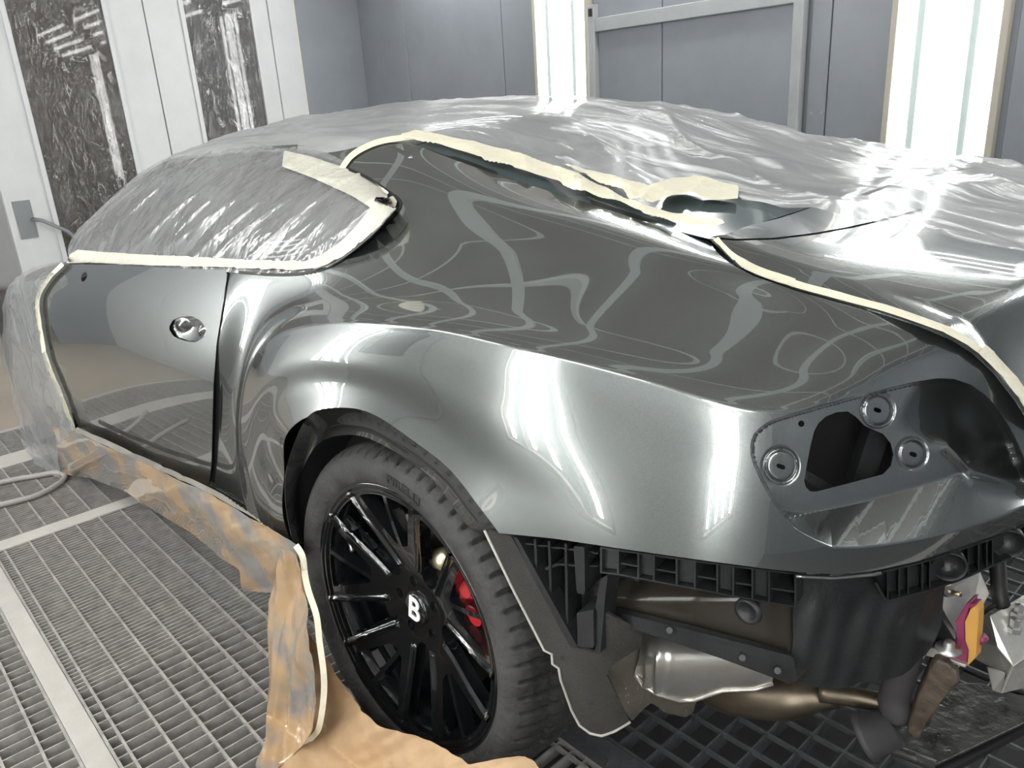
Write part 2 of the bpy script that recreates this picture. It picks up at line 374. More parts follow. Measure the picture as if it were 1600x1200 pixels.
# ------------------------------------------------------------------ front wall with its glazed doors
wf = sbox('wall_front', 'panel', XF - .08, XF, 1.455, YF, PIT, CEIL)
sbox('panel', 'panel', XF - .08, XF, -YN * -1, -1.75, PIT, CEIL, parent=wf); sbox('lintel', 'white', XF - .08, XF, -1.75, 1.455, 2.45, CEIL, parent=wf)
sbox('jamb', 'white', XF - .08, XF + .01, 1.255, 1.452, 0, 2.45, parent=wf, bev=.004)
sbox('corner_tape', 'tape', XF - .01, XF + .004, 1.447, 1.462, 0, CEIL, parent=wf)
MB().box(-2.47, -2.452, YF - .016, YF - .008, 0, CEIL).build('joint_tape', M['tape'], wr)
def door(n, y0, y1, wy0, wy1, wz0):
    z0, z1, x0, x1, wz1 = .03, 2.44, XF - .05, XF, 2.3
    d = MB().box(x0, x1, y0, wy0, z0, z1).box(x0, x1, wy1, y1, z0, z1).box(x0, x1, wy0, wy1, z0, wz0).box(x0, x1, wy0, wy1, wz1, z1).build('door_%d' % n, M['white'])
    struct(bevel(d, .003))
    b = MB()
    for a in ((wy0 - .02, wy0 + .008, wz0 - .02, wz1 + .02), (wy1 - .008, wy1 + .02, wz0 - .02, wz1 + .02)): b.box(x1, x1 + .012, a[0], a[1], a[2], a[3])
    b.box(x1, x1 + .012, wy0 + .008, wy1 - .008, wz0 - .02, wz0 + .008); b.build('window_bead', M['white'], d)
    MB().box(x0 + .02, x0 + .028, wy0, wy1, wz0, wz1).build('pane', M['clear'], d)
    nx, nz = 60, 150                           # wrinkled protective film on the pane
    Y, Z = np.meshgrid(np.linspace(wy0 - .01, wy1 + .01, nx), np.linspace(wz0 - .03, wz1, nz), indexing='ij')
    P = np.stack([np.full(Y.size, x1 + .004), Y.ravel(), Z.ravel()], 1)
    q = P * np.array([1, 1, .5]); h = fbm(q, 9, 3, n); P[:, 0] += .010 * np.maximum(0, .25 - np.abs(h)) * 4 * .5
    mesh('protective_film', P, grid_faces(nx, nz), M['film_door'], d)
    return d
d2 = door(2, .412, 1.252, .653, 1.129, .45)
d1 = door(1, -.625, .405, -.371, .167, .42)
MB().box(XF, XF + .006, -.585, -.49, .72, .945).build('push_plate', M['plate'], d1)
MB().tube([(XF + .01, -.50, .83), (XF + .05, -.46, .82), (XF + .05, -.34, .74), (XF + .05, -.25, .62)], .012, 8).build('handle', M['plate'], d1, True)
d3 = MB().box(-1.95, -1.05, YN + .012, YN + .05, .03, 2.1).build('door_3', M['white']); struct(bevel(d3, .004))
MB().box(-1.75, -1.25, YN + .05, YN + .056, .9, 1.9).build('pane', M['glass'], d3); MB().box(-1.78, -1.22, YN + .046, YN + .051, .87, 1.93).build('window_bead', M['seal'], d3)
# what lies beyond the doors
wo = empty('added_fill_lamp', (XF - 1.4, .6, 2.6)); tag(wo, 'added fill lamp brightening the space beyond the glazed doors', 'lamp'); MB().box(-.08, .08, -.6, .6, .02, .06).build('housing', M['lamp_white'], wo); MB().cyl((0, -.58, 0), (0, .58, 0), .02, 12).build('tube', M['tube'], wo, True)  # unseen lamp, added to brighten what shows through the doors
of = sbox('floor_outside', 'concrete', XF - 3.2, -3.02, YN, YF, -.02, 0)
ow = sbox('wall_outside', 'concrete', XF - 3.3, XF - 3.2, YN - 2, YF, 0, 3)
# ------------------------------------------------------------------ floor: steel beams and gratings over the pit
fb = sbox('floor_beams', 'beam', -1.782, -1.705, YN, YF, -.06, .0, bev=.002)
for a in ((-2.66, -2.505, YN, YF), (-3.02, -2.985, YN, YF)): sbox('cross_beam', 'beam', a[0], a[1], a[2], a[3], -.06, 0, parent=fb, bev=.002)
for y0, y1 in ((-1.45, -1.397), (-.672, -.605), (.2, .27), (1.0, 1.06)): 
    for xa, xb in ((-1.705, 2.2),): sbox('long_beam', 'beam' if y0 < -1 else 'grate_dark', xa, xb, y0, y1, -.06, 0, parent=fb, bev=.002)  # all but the near beam take the dark grating colour
sbox('cross_beam', 'beam', 2.2, 2.28, YN, YF, -.06, 0, parent=fb)
def grating(x0, x1, y0, y1, bx, ry, label, split=None, depth=.032, off=0., gm='grate'):
    g = empty('floor_grating', ((x0 + x1) / 2, (y0 + y1) / 2, 0)); tag(g, label, 'grating', 'floor gratings'); ox, oy = g.location.x, g.location.y
    b = MB(); x = x0 + .004
    while x < x1 - .002:
        b.box(x - .0018 - ox, x + .0018 - ox, y0 - oy, y1 - oy, -depth, -.001); x += (bx if split is None or x > split else bx / 2)
    o = b.build('bearing_bars', M[gm], g); o['kind'] = 'stuff'
    b = MB(); y = y0 + .003 + off; ys = [y0 + .002, y1 - .002]
    while y < y1 - .01: ys.append(y); y += ry
    for y in ys: b.box(x0 - ox, x1 - ox, y - .0032 - oy, y + .0032 - oy, -.010, .0005)
    o = b.build('cross_rods', M[gm], g); o['kind'] = 'stuff'
grating(-1.703, 2.2, -1.395, -.674, .0372, .0745, 'steel floor grating under the masked sill, between two long beams', split=-.74, off=.027)
grating(-1.703, 2.2, YN, -1.452, .0372, .0745, 'steel floor grating at the bottom left, nearest the near wall', off=.02)
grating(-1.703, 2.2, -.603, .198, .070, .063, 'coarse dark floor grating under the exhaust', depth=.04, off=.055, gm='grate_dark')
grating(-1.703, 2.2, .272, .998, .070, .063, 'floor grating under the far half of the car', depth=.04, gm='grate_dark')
grating(-1.703, 2.2, 1.062, YF, .0372, .0745, 'floor grating along the far wall')
grating(-2.503, -1.784, YN, -.3, .0186, .0745, 'fine floor grating beneath the plastic wrapped front wing', off=.01)
grating(-2.503, -1.784, -.3, YF, .0186, .0745, 'fine floor grating under the engine bay')
grating(-2.983, -2.662, YN, YF, .0186, .0745, 'narrow floor grating strip at the door end')
# grey hose on the floor
hp = [atz(u, v, .012) for u, v in ((-160, 775), (-60, 765), (0, 754), (30, 748), (60, 743), (85, 739))]
hp = [RZ @ p for p in hp] + [RZ @ atz(u, v, .012) for u, v in ((100, 742), (101, 747), (90, 757), (60, 773), (30, 782), (0, 789), (-60, 800), (-200, 830))]
tag(MB().tube(curve(hp, 70), .011, 10).build('air_hose', M['hose'], None, True), 'grey hose looped on the grating beside the wrapped front wing', 'hose')

# ================================================================== THE CAR
car = empty('car', (0, 0, 0), PSI); tag(car, 'dark grey metallic coupe masked for painting with its rear bumper removed', 'car')
SKIN = {}
def surf(name, V, Fc, mat, parent=car, thick=.0012, inner=None):
    o = mesh(name, V, Fc, M[mat], parent)
    bm = bmesh.new(); bm.from_mesh(o.data); bmesh.ops.remove_doubles(bm, verts=bm.verts, dist=2e-4 if len(bm.verts) > 5000 else 1e-5); bmesh.ops.recalc_face_normals(bm, faces=bm.faces)
    c = Vector(CC); s = sum(f.normal.dot(c - f.calc_center_median()) * f.calc_area() for f in bm.faces)
    if s < 0: bmesh.ops.reverse_faces(bm, faces=bm.faces)
    bm.to_mesh(o.data); bm.free(); o.data.shade_smooth()
    if thick: solid(o, thick)
    SKIN[name] = (V, Fc); return o
# --- quarter panel: columns A (arch or lower edge), K (haunch ridge), V (hollow above it), B (belt), E (roof rail, pillar edge or boot gap)
cols = [
 ((-.350,-.930,.28), (-.56,-.922,.28), (-.64,-.914,.28), (-.86,-.912,.28), (-1.20,-.912,.28)),
 ((-.375,-.945,.38), (-.56,-.937,.40), (-.63,-.925,.40), (-.82,-.925,.41), (-1.18,-.926,.42)),
 ((-.372,-.955,.48), (-.545,-.947,.52), (-.61,-.927,.53), (-.77,-.931,.55), (-1.15,-.934,.58)),
 ((-.33,-.958,.58), (-.505,-.951,.66), (-.565,-.921,.68), (-.69,-.930,.71), (-1.10,-.930,.76)),
 ((-.276,-.960,.66), (-.44,-.951,.775), (-.49,-.912,.805), (-.61,-.921,.855), (-1.05,-.85,1.00)),
 ((-.21,-.962,.728), (-.35,-.953,.86), (-.39,-.906,.895), (-.52,-.884,.985), (-.98,-.60,1.232)),
 ((-.146,-.964,.772), (-.245,-.955,.915), (-.28,-.901,.95), (-.38,-.872,1.01), (-.80,-.590,1.238)),
 ((-.088,-.965,.797), (-.13,-.958,.947), (-.16,-.897,.985), (-.22,-.848,1.035), (-.60,-.588,1.242)),
 ((-.02,-.966,.812), (-.03,-.961,.967), (-.045,-.893,1.003), (-.09,-.79,1.085), (-.42,-.588,1.243)),
 ((.093,-.967,.816), (.128,-.963,.988), (.115,-.89,1.015), (.07,-.765,1.088), (-.22,-.580,1.235)),
 ((.188,-.967,.794), (.254,-.961,.998), (.245,-.886,1.021), (.215,-.76,1.08), (0.0,-.588,1.182)),
 ((.31,-.966,.737), (.36,-.955,.996), (.36,-.88,1.018), (.345,-.752,1.072), (.2,-.598,1.145)),
 ((.44,-.960,.69), (.47,-.935,.986), (.475,-.86,1.009), (.46,-.742,1.063), (.38,-.612,1.112)),
 ((.571,-.932,.69), (.573,-.894,.965), (.575,-.82,.993), (.565,-.722,1.047), (.535,-.635,1.08)),
 ((.665,-.895,.68), (.648,-.863,.945), (.652,-.79,.98), (.648,-.705,1.03), (.635,-.630,1.06)),
 ((.738,-.832,.66), (.717,-.818,.927), (.722,-.755,.965), (.722,-.690,1.01), (.72,-.62,1.037)),
 ((.805,-.735,.645), (.782,-.725,.932), (.784,-.69,.962), (.784,-.645,.994), (.782,-.58,1.017)),
 ((.862,-.62,.64), (.835,-.625,.934), (.836,-.605,.958), (.836,-.575,.982), (.836,-.52,1.0)),
 ((.91,-.50,.64), (.885,-.515,.89), (.887,-.505,.912), (.888,-.485,.935), (.888,-.43,.96)),
 ((.955,-.33,.64), (.928,-.36,.80), (.93,-.35,.82), (.932,-.335,.84), (.933,-.30,.87)),
 ((.985,0,.64), (.96,0,.74), (.96,0,.755), (.96,0,.77), (.96,0,.79)),
]
def sm_(x): x = max(0, min(1, x)); return x * x * (3 - 2 * x)
net = []
for i, (A, K, Vv, B, E_) in enumerate(cols):
    A, K, Vv, B, E_ = (np.array(p, float) for p in (A, K, Vv, B, E_))
    outw = np.array([0, -1, 0.]) if A[0] < .55 else np.array([A[0] - .35, A[1] * .9, 0]) / np.linalg.norm([A[0] - .35, A[1] * .9])
    bl = .006 if 4 < i < 16 else .008
    fl = sm_(min((i - 3) / 2, (13 - i) / 2, 1)); A = A + outw * (.030 * fl + (.014 if 12 < i < 18 else 0))
    M1 = A + (K - A) * .30 + outw * bl * .8 - outw * fl * .007; M2 = A + (K - A) * .68 + outw * bl
    rad = .035 if i < 4 else (.026, .02, .016, .013)[i - 4] if i < 8 else .010 if i < 16 else .02
    d1 = (M2 - K) / np.linalg.norm(M2 - K); d2 = (Vv - K) / np.linalg.norm(Vv - K)
    rad = min(rad, .45 * np.linalg.norm(Vv - K), .45 * np.linalg.norm(M2 - K))
    Km = K + d1 * rad; Kp = K + d2 * rad; K = K + (Km + Kp - 2 * K) * .22
    W = B + (E_ - B) * .5 + np.array([0, -.004, .012]) * (1 if 4 < i < 15 else .3)
    if i in (15, 16, 17): W = B + (E_ - B) * .5 + np.array([0, 0, .004])
    X = E_ + (E_ - W) * .5
    net.append([A + (A - M1) * .15, A, M1, M2, Km, K, Kp, Vv, B, W, E_, X])
net = np.array(net)
nc, nr, _ = net.shape
NU, NV = 330, 170
ks = np.concatenate([[0], np.cumsum(np.linalg.norm(np.diff(net[:, 1:9], axis=0), axis=2).mean(1))])
su = np.linspace(0, ks[-1], NU)
dense = np.stack([spline(net[:, r], t=su, k=ks) for r in range(nr)], 1)          # NU x nr x 3
G = np.empty((NU, NV, 3))
tb = None
for i in range(NU):
    P = dense[i]; k = np.concatenate([[0], np.cumsum(np.maximum(np.linalg.norm(np.diff(P, axis=0), axis=1), 1e-4))])
    fr_ = np.interp(np.linspace(0, 1, NV), np.linspace(0, 1, 12)[[0, 1, 2, 3, 4, 5, 6, 7, 8, 9, 10, 11]], k)
    G[i] = crom(P, k, fr_)
# smooth across the columns (keeps the ridge, which runs along them)
for _ in range(6): G[1:-1] = G[1:-1] * .5 + (G[:-2] + G[2:]) * .25
QV = G.reshape(-1, 3); QF = grid_faces(NU, NV); QP = pix(QV)
QT = bvh(QV, QF)
DOORGAP = [(357.5, 423), (350, 475), (340, 537), (335, 600), (333.5, 662), (332, 725), (327, 763)]
WIN = [(357.5, 423), (420, 428.5), (462, 428), (490, 424), (517, 415), (540, 402), (565, 383), (590, 362), (610, 342), (622, 328), (625.5, 319), (622, 311), (612, 304), (580, 282), (533, 261)]
CPE = [(533, 261), (545, 248), (560, 237), (580, 229), (600, 225), (642, 222), (652, 227), (700, 246), (800, 281), (900, 311), (1000, 344), (1060, 361), (1104, 372)]
GAP = [(1106, 373), (1111, 382), (1121, 395), (1138, 410), (1177, 431), (1242, 454), (1307, 472), (1372, 490), (1437, 511), (1486, 531), (1519, 552), (1551, 582), (1584, 624), (1610, 665), (1640, 730), (1665, 800)]
LOW = [(2100, 640), (1800, 735), (1690, 780), (1600, 818), (1567, 832), (1500, 855), (1433, 877), (1367, 891.5), (1330, 896), (1303, 897), (1250, 894.5), (1200, 889), (1087, 874), (975, 858), (862, 841), (780, 833)]
ARCH = [(780, 833), (740, 780), (700, 731), (656, 696), (627, 675), (599, 656), (570, 642), (541, 637), (512, 638), (489.5, 644), (474, 661), (457, 700), (447, 738), (446, 780), (452, 822), (459, 850)]
SILL = [(459, 850), (400, 810), (327, 766)]
def smoothline(P, n): return [tuple(p) for p in spline(np.array(P, float), n)]
outline = DOORGAP[::-1][:-1] + WIN[:-1] + CPE + GAP + [(2100, 760)] + LOW + smoothline(ARCH, 60)[1:] + SILL
LAMP = [(1179, 675), (1173, 690), (1172, 706), (1176, 724), (1188, 751), (1208, 786), (1229, 814), (1246, 830), (1272, 845), (1299, 857), (1340, 857), (1383, 853), (1442, 843), (1500, 830), (1558, 811), (1599, 793), (1640, 772), (1650, 750), (1630, 760), (1613, 745), (1599, 710), (1582, 672), (1564, 643), (1541, 618), (1517, 601), (1491, 592), (1465, 591), (1427, 597), (1383, 607), (1325, 621.5), (1267, 637.5), (1217, 652), (1199, 659)]
LAMP = [p for i, p in enumerate(LAMP) if i not in (16, 17, 18)]; LAMP.insert(16, (1628, 776)); LAMP.insert(17, (1622, 762))
g = np.minimum(sdf(QP, outline), -sdf(QP, LAMP))
qv, qf = clip(QV, QF, g)
surf('quarter_panel', qv, qf, 'paint')
# --- pixel-sampled sheets on real surfaces: tape, film, stamped panels
def sample(poly, res, pad=2):
    poly = np.asarray(poly, float); u0, v0 = poly.min(0) - pad; u1, v1 = poly.max(0) + pad
    nu, nv = max(3, int((u1 - u0) / res) + 1), max(3, int((v1 - v0) / res) + 1)
    U, Vv = np.meshgrid(np.linspace(u0, u1, nu), np.linspace(v0, v1, nv), indexing='ij')
    return U.ravel(), Vv.ravel(), grid_faces(nu, nv)
def on(tree, poly, res, off=0., disp=None, hole=None):
    U, Vv, Fc = sample(poly, res); P = np.zeros((len(U), 3)); N = np.zeros((len(U), 3)); ok = np.ones(len(U), bool)
    for i in range(len(U)):
        p, n = hit(tree, U[i], Vv[i])
        if p is None: ok[i] = False
        else: P[i] = p; N[i] = n
    uv = np.stack([U, Vv], 1); g_ = sdf(uv, poly)
    if hole is not None: g_ = np.minimum(g_, -sdf(uv, hole))
    d = off if disp is None else off + disp(uv, P)
    P = P + N * (np.asarray(d)[:, None] if np.ndim(d) else d)
    Fc = [f for f in Fc if ok[f].all()]
    return clip(P, Fc, g_)
def offset_line(P, d):
    P = np.array(P, float); T = np.gradient(P, axis=0); T /= np.linalg.norm(T, axis=1)[:, None]
    return P + np.stack([-T[:, 1], T[:, 0]], 1) * np.asarray(d).reshape(-1, 1)
def band(line, d0, d1): return [tuple(p) for p in offset_line(line, d0)] + [tuple(p) for p in offset_line(line, d1)][::-1]

# --- door
zr = np.array([.20, .28, .34, .42, .55, .70, .80, .88, .94, 1.0, 1.06])
yr = np.array([-.875, -.905, -.918, -.926, -.932, -.933, -.928, -.918, -.903, -.880, -.85])
zf = np.array([.10, .20, .27, .36, .50, .64, .73, .80, .86, .92, .98])
yf = np.array([-.875, -.912, -.930, -.942, -.952, -.958, -.956, -.947, -.93, -.895, -.85])
nx_, nz_ = 130, 90
R_ = spline(np.stack([zr, yr], 1), nz_); Fq = spline(np.stack([zf, yf], 1), nz_)
xs_ = np.linspace(-2.2, -.45, nx_); DG = np.empty((nx_, nz_, 3))
for i, x in enumerate(xs_):
    t = np.clip((x + 2.0) / 1.4, -.2, 1.15); zz = Fq[:, 0] * (1 - t) + R_[:, 0] * t; yy = Fq[:, 1] * (1 - t) + R_[:, 1] * t
    DG[i] = np.stack([np.full(nz_, x), yy - .012 * 4 * t * (1 - t), zz], 1)
DV = DG.reshape(-1, 3); DF = grid_faces(nx_, nz_); DT = bvh(DV, DF)
DOORF = [(106, 415), (88, 432), (72, 453), (66, 471), (68, 495), (71, 517), (79, 558), (96, 600), (110, 637), (123, 671)]
BELT = [(106, 415), (122, 413), (180, 414), (250, 418), (300, 420.5), (355, 422)]
dpoly = BELT + [(p[0] - 1.6, p[1]) for p in DOORGAP[1:]] + [(322, 757), (230, 716), (160, 684), (123, 668)] + DOORF[::-1][1:-1]
HANDLE = [(263, 513), (270, 500), (283, 495), (300, 494), (312, 500), (322, 512), (320, 526), (306, 535), (290, 533), (272, 527)]
MIRR = [(126, 437), (128, 428), (134, 424), (137, 429), (134, 437), (129, 441)]
DP = pix(DV); gd = np.minimum(np.minimum(sdf(DP, dpoly), -sdf(DP, HANDLE)), -sdf(DP, MIRR))
dv, df_ = clip(DV, DF, gd); door_o = surf('door', dv, df_, 'paint')
# recess of the removed handle, its bare lock carrier
hc = np.array([293, 514.])
def hdisp(uv, P): r = np.linalg.norm((uv - hc) / (30, 21), axis=1); return -.016 * np.clip(1.1 - r, 0, 1) ** .5 + .012 * np.exp(-((uv[:, 0] - 280) / 7) ** 2 - ((uv[:, 1] - 509) / 8) ** 2) + .012 * np.exp(-((uv[:, 0] - 311) / 5) ** 2 - ((uv[:, 1] - 518) / 6) ** 2)
hv, hf = on(DT, HANDLE, 1.2, 0, hdisp); h = surf('handle_recess', hv, hf, 'paint', None, 0); h.parent = door_o
mv, mf = on(DT, MIRR, 1.5, -.02); h = surf('mirror_hole', mv, mf, 'matte_black', None, 0); h.parent = door_o
# dark seam backing behind the panel gaps
def seam(name, line, wd, tree, off=-.012, mat='seal', parent=car, res=1.6):
    v_, f_ = on(tree, band(line, -wd, wd), res, off); return surf(name, v_, f_, mat, parent, 0)
seam('door_seam', smoothline(DOORGAP, 40), 5, DT)
# --- sill under the door
st = [aty(u, v, -.925) for u, v in ((118, 664), (160, 682), (230, 713), (327, 758), (400, 800), (462, 845))]
sb = [p + np.array([0, .03, -.12]) for p in st]
def ruled(name, A_, B_, mat, n=60, k=12, bul=0, parent=car, thick=.002, dirv=(0, -1, 0)):
    A_, B_ = curve(A_, n), curve(B_, n); t = np.linspace(0, 1, k)[None, :, None]
    Gd = A_[:, None] * (1 - t) + B_[:, None] * t + np.asarray(dirv, float) * (bul * 4 * t * (1 - t))
    return surf(name, Gd.reshape(-1, 3), grid_faces(n, k), mat, parent, thick)
ruled('sill', st, sb, 'paint', bul=.012)
# --- wheel arch lip and dark housing
al = smoothline(ARCH, 70); alip = []
inner = smoothline([(757, 829), (734, 824), (704, 786), (655, 732), (605, 699), (570, 683), (541, 679.5), (512, 685), (495, 696), (481, 716), (470, 745), (466, 790), (470, 830), (478, 860)], 70)
LO, LI = [], []
for (u, v), (a, b) in zip(al, inner):
    p, n = hit(QT, u, v)
    if p is None: p = aty(u, v, -.96)
    LO.append(p); LI.append(aty(a, b, -.915))
LO, LI = np.array(LO), np.array(LI)
t = np.linspace(0, 1, 9)[None, :, None]
Gd = LO[:, None] * (1 - t) + LI[:, None] * t; Gd[:, :, 1] += .012 * np.sin(t[..., 0] * PI)
surf('arch_lip', Gd.reshape(-1, 3), grid_faces(70, 9), 'paint')
b = MB(); n = 40
ring = [(.43 * math.cos(a), .35 + .40 * math.sin(a)) for a in np.linspace(.75, PI + .35, n)]
V_ = []; 
LI2 = LI[::-1]
for x, z in ring: V_ += [(x, -.90, z), (x, -.50, z)]
F_ = [(2 * i, 2 * i + 1, 2 * i + 3, 2 * i + 2) for i in range(n - 1)]
c0 = len(V_); V_.append((0, -.50, .35)); F_ += [(2 * i + 1, c0, 2 * i + 3) for i in range(n - 1)]
mesh('wheel_housing', V_, F_, M['matte_black'], car)
# --- tail lamp recess with its mounting plate
CUT = [(1256.5, 751), (1262, 719), (1266.5, 696), (1272, 674), (1279, 661), (1290, 651), (1307, 644), (1325, 643), (1337, 651), (1351, 665), (1368, 673), (1380, 678), (1392, 693), (1396, 710), (1392, 728), (1380, 741), (1354, 748), (1313, 758.5), (1276, 768), (1266, 768), (1259, 761)]
plate_line = [(1232, 812), (1320, 792), (1400, 772), (1471, 751), (1520, 735), (1560, 742), (1600, 750)]
DIRIN = np.array([-.78, .62, -.05]); DIRIN /= np.linalg.norm(DIRIN)
U, Vv, Fc = sample(LAMP, 1.7)
ok = np.ones(len(U), bool); P = np.zeros((len(U), 3))
for i in range(len(U)):
    p, n = hit(QT, U[i], Vv[i])
    if p is None: ok[i] = False
    else: P[i] = p
uv = np.stack([U, Vv], 1); e = sdf(uv, LAMP)
vl = np.interp(U, [p[0] for p in plate_line], [p[1] for p in plate_line])
lowv = np.interp(U, [1229, 1246, 1272, 1299, 1340, 1383, 1442, 1500, 1558, 1599], [814, 830, 845, 857, 857, 853, 843, 830, 811, 793])
def sm(x): x = np.clip(x, 0, 1); return x * x * (3 - 2 * x)
right = sm((U + .55 * (Vv - 640) - 1400) / 110)                # the bowl to the right of the plate
rid = np.interp(U, [1400, 1480, 1515, 1560, 1600, 1640], [690, 695, 733, 745, 752, 755])
dep = .062 + .045 * right * sm((rid - Vv + 10) / 70) - .016 * np.exp(-((Vv - rid) / 14) ** 2) * sm((U - 1455) / 50)
led = np.clip((lowv - 2 - Vv) / np.maximum(lowv - vl, 6), 0, 1)           # shelf rising from the lower lip to the plate
wallw = np.where(U > 1500, 5 + (U - 1500) * .16, 5.)
dep = dep * np.minimum(sm(e / wallw + .02), np.where(Vv > vl - 2, led, 1))
for cx, cy, r in ((1220, 728, 25), (1371.5, 641, 24), (1425.5, 709, 22)):
    rr = np.hypot((U - cx) , (Vv - cy) / 1.05); dep = dep + .0035 * np.exp(-((rr - r) / 3.2) ** 2)
Dv = P - CC; Dv /= np.linalg.norm(Dv, axis=1)[:, None]; P = P + Dv * (dep * 1.15)[:, None]
gg = np.minimum(e + 1.0, -sdf(uv, CUT))
for cx, cy, a, bb in ((1220, 729, 7.5, 3.6), (1371, 641, 6.5, 3.6), (1427, 710, 6.5, 3.8)):
    gg = np.minimum(gg, np.hypot(np.maximum(0, np.abs((U - cx) + .3 * (Vv - cy)) - (a - bb)), (Vv - cy) - .35 * (U - cx)) - bb)
gg = np.minimum(gg, np.hypot(U - 1252, Vv - 662) - 5)
lv, lf = clip(P, [f for f in Fc if ok[f].all()], gg); lrec = surf('lamp_recess', lv, lf, 'paint', thick=.0015)
# black sheet standing in for the cavity's shade, and the strut before it
cv = [aty(u, v, -.62) for u, v in ((1180, 600), (1560, 600), (1560, 840), (1180, 840))]
b = MB(); pc = [aty(u, v, -.56) for u, v in ((1190, 615), (1430, 615), (1430, 800), (1190, 800))]
b.prism(pc, (0, .01, 0)); b.build('cavity_shade_sheet', M['matte_black'], car)
b = MB()
def deep(u, v, d): p_ = hit(QT, u, v)[0]; return p_ + (p_ - CC) / np.linalg.norm(p_ - CC) * d
pA, pB = deep(1374, 655, .13), deep(1334, 778, .13)
b.bar(pA, pB, .032, .02, up=DIRIN); b.build('cavity_strut', M['plastic_black'], car)
b = MB()
for k in range(6):
    q0 = deep(1254, 734 + k * 2, .09); q1 = deep(1280, 748 + k * 3, .10); q2 = deep(1304, 764, .11)
    b.tube(curve([q0, q1, q2], 8), .0016, 6)
b.build('wiring', M['plastic_black'], car, True)
# --- boot lid
tl = np.array([
 [(.50,-.62,1.098), (.518,-.598,1.102), (.53,-.45,1.106), (.535,-.2,1.116), (.535,0,1.12)],
 [(.593,-.652,1.054), (.60,-.612,1.080), (.61,-.45,1.091), (.615,-.2,1.101), (.62,0,1.105)],
 [(.69,-.648,1.034), (.692,-.602,1.058), (.70,-.45,1.075), (.71,-.2,1.086), (.71,0,1.09)],
 [(.762,-.633,1.018), (.762,-.583,1.037), (.775,-.45,1.058), (.79,-.2,1.071), (.80,0,1.075)],
 [(.81,-.617,1.004), (.818,-.556,1.014), (.85,-.42,1.036), (.872,-.2,1.053), (.88,0,1.058)],
 [(.838,-.603,.991), (.850,-.535,.993), (.893,-.385,1.018), (.93,-.2,1.04), (.945,0,1.05)],
 [(.85,-.592,.98), (.862,-.527,.977), (.903,-.378,1.000), (.943,-.2,1.022), (.957,0,1.033)],
 [(.864,-.577,.965), (.871,-.52,.955), (.908,-.372,.972), (.943,-.2,.99), (.957,0,1.0)],
 [(.884,-.55,.935), (.888,-.498,.92), (.915,-.358,.93), (.945,-.2,.94), (.957,0,.945)],
 [(.914,-.50,.875), (.914,-.45,.865), (.93,-.33,.865), (.948,-.2,.87), (.957,0,.875)],
 [(.94,-.36,.78), (.94,-.32,.772), (.947,-.25,.77), (.952,-.15,.77), (.957,0,.77)]])
kx = np.concatenate([[0], np.cumsum(np.linalg.norm(np.diff(tl, axis=0), axis=2).mean(1))]); TU, TV = 110, 90
wr2 = np.array([1, 1, 1, 1, .8, .4, .4, .4, .4, .4, .4])[:, None]
def toward(a, b_, d): v = b_ - a; return a + v / np.linalg.norm(v, axis=1)[:, None] * d
tl = np.stack([tl[:, 0], toward(tl[:, 1], tl[:, 0], .013), tl[:, 1] - (0, 0, .0015), toward(tl[:, 1], tl[:, 2], .013), tl[:, 2], tl[:, 3], tl[:, 4]], 1)
tt = np.stack([crom(tl[:, r], kx, np.linspace(0, kx[-1], TU)) for r in range(7)], 1)
TG = np.empty((TU, TV, 3))
for i in range(TU):
    P = tt[i]; P = np.concatenate([P, P[-2:-3:-1] * (1, -1, 1)]); k = np.concatenate([[0], np.cumsum(np.linalg.norm(np.diff(P, axis=0), axis=1))])
    TG[i] = crom(P, k, np.linspace(0, 1, TV) ** 1.5 * k[6])
for _ in range(2): TG[1:-1] = TG[1:-1] * .5 + (TG[:-2] + TG[2:]) * .25
def mirror(Gd): return np.concatenate([Gd, Gd[:, ::-1][:, 1:] * (1, -1, 1)], 1)
TM = mirror(TG); TLV = TM.reshape(-1, 3); TLF = grid_faces(TU, TM.shape[1]); TT = bvh(TLV, TLF)
DECK = [(1104, 371), (1150, 374.5), (1210, 373), (1275, 365), (1330, 355), (1372, 345.5), (1450, 325), (1600, 290), (1700, 265)]
tp = pix(TLV); lidpoly = [(p[0], p[1] + 1.5) for p in DECK] + [(3000, 265), (3000, 900), (1800, 900)] + [(p[0] + 2.5, p[1] - 1.5) for p in GAP[::-1]]
far = TLV[:, 1] > -.2
gl_ = np.where(far, 60., sdf(tp, lidpoly)); gl_ = np.where((TLV[:, 0] < .62) & far, (TLV[:, 0] - .56) * 1000, gl_)
v_, f_ = clip(TLV, TLF, gl_); surf('boot_lid', v_, f_, 'paint')
v_, f_ = clip(TLV, TLF, np.where(TLV[:, 0] > .75, -5., np.where(far, .0 - (TLV[:, 0] - .55) * 1000, sdf(tp, [(p[0], p[1] - 1.5) for p in DECK] + [(1700, 200), (1000, 200), (1000, 366)]))))
surf('deck_panel', v_, f_, 'paint')
seam('boot_seam', [(p[0] + 1, p[1] - .5) for p in smoothline(GAP[:14], 60)], 6, QT, -.02)
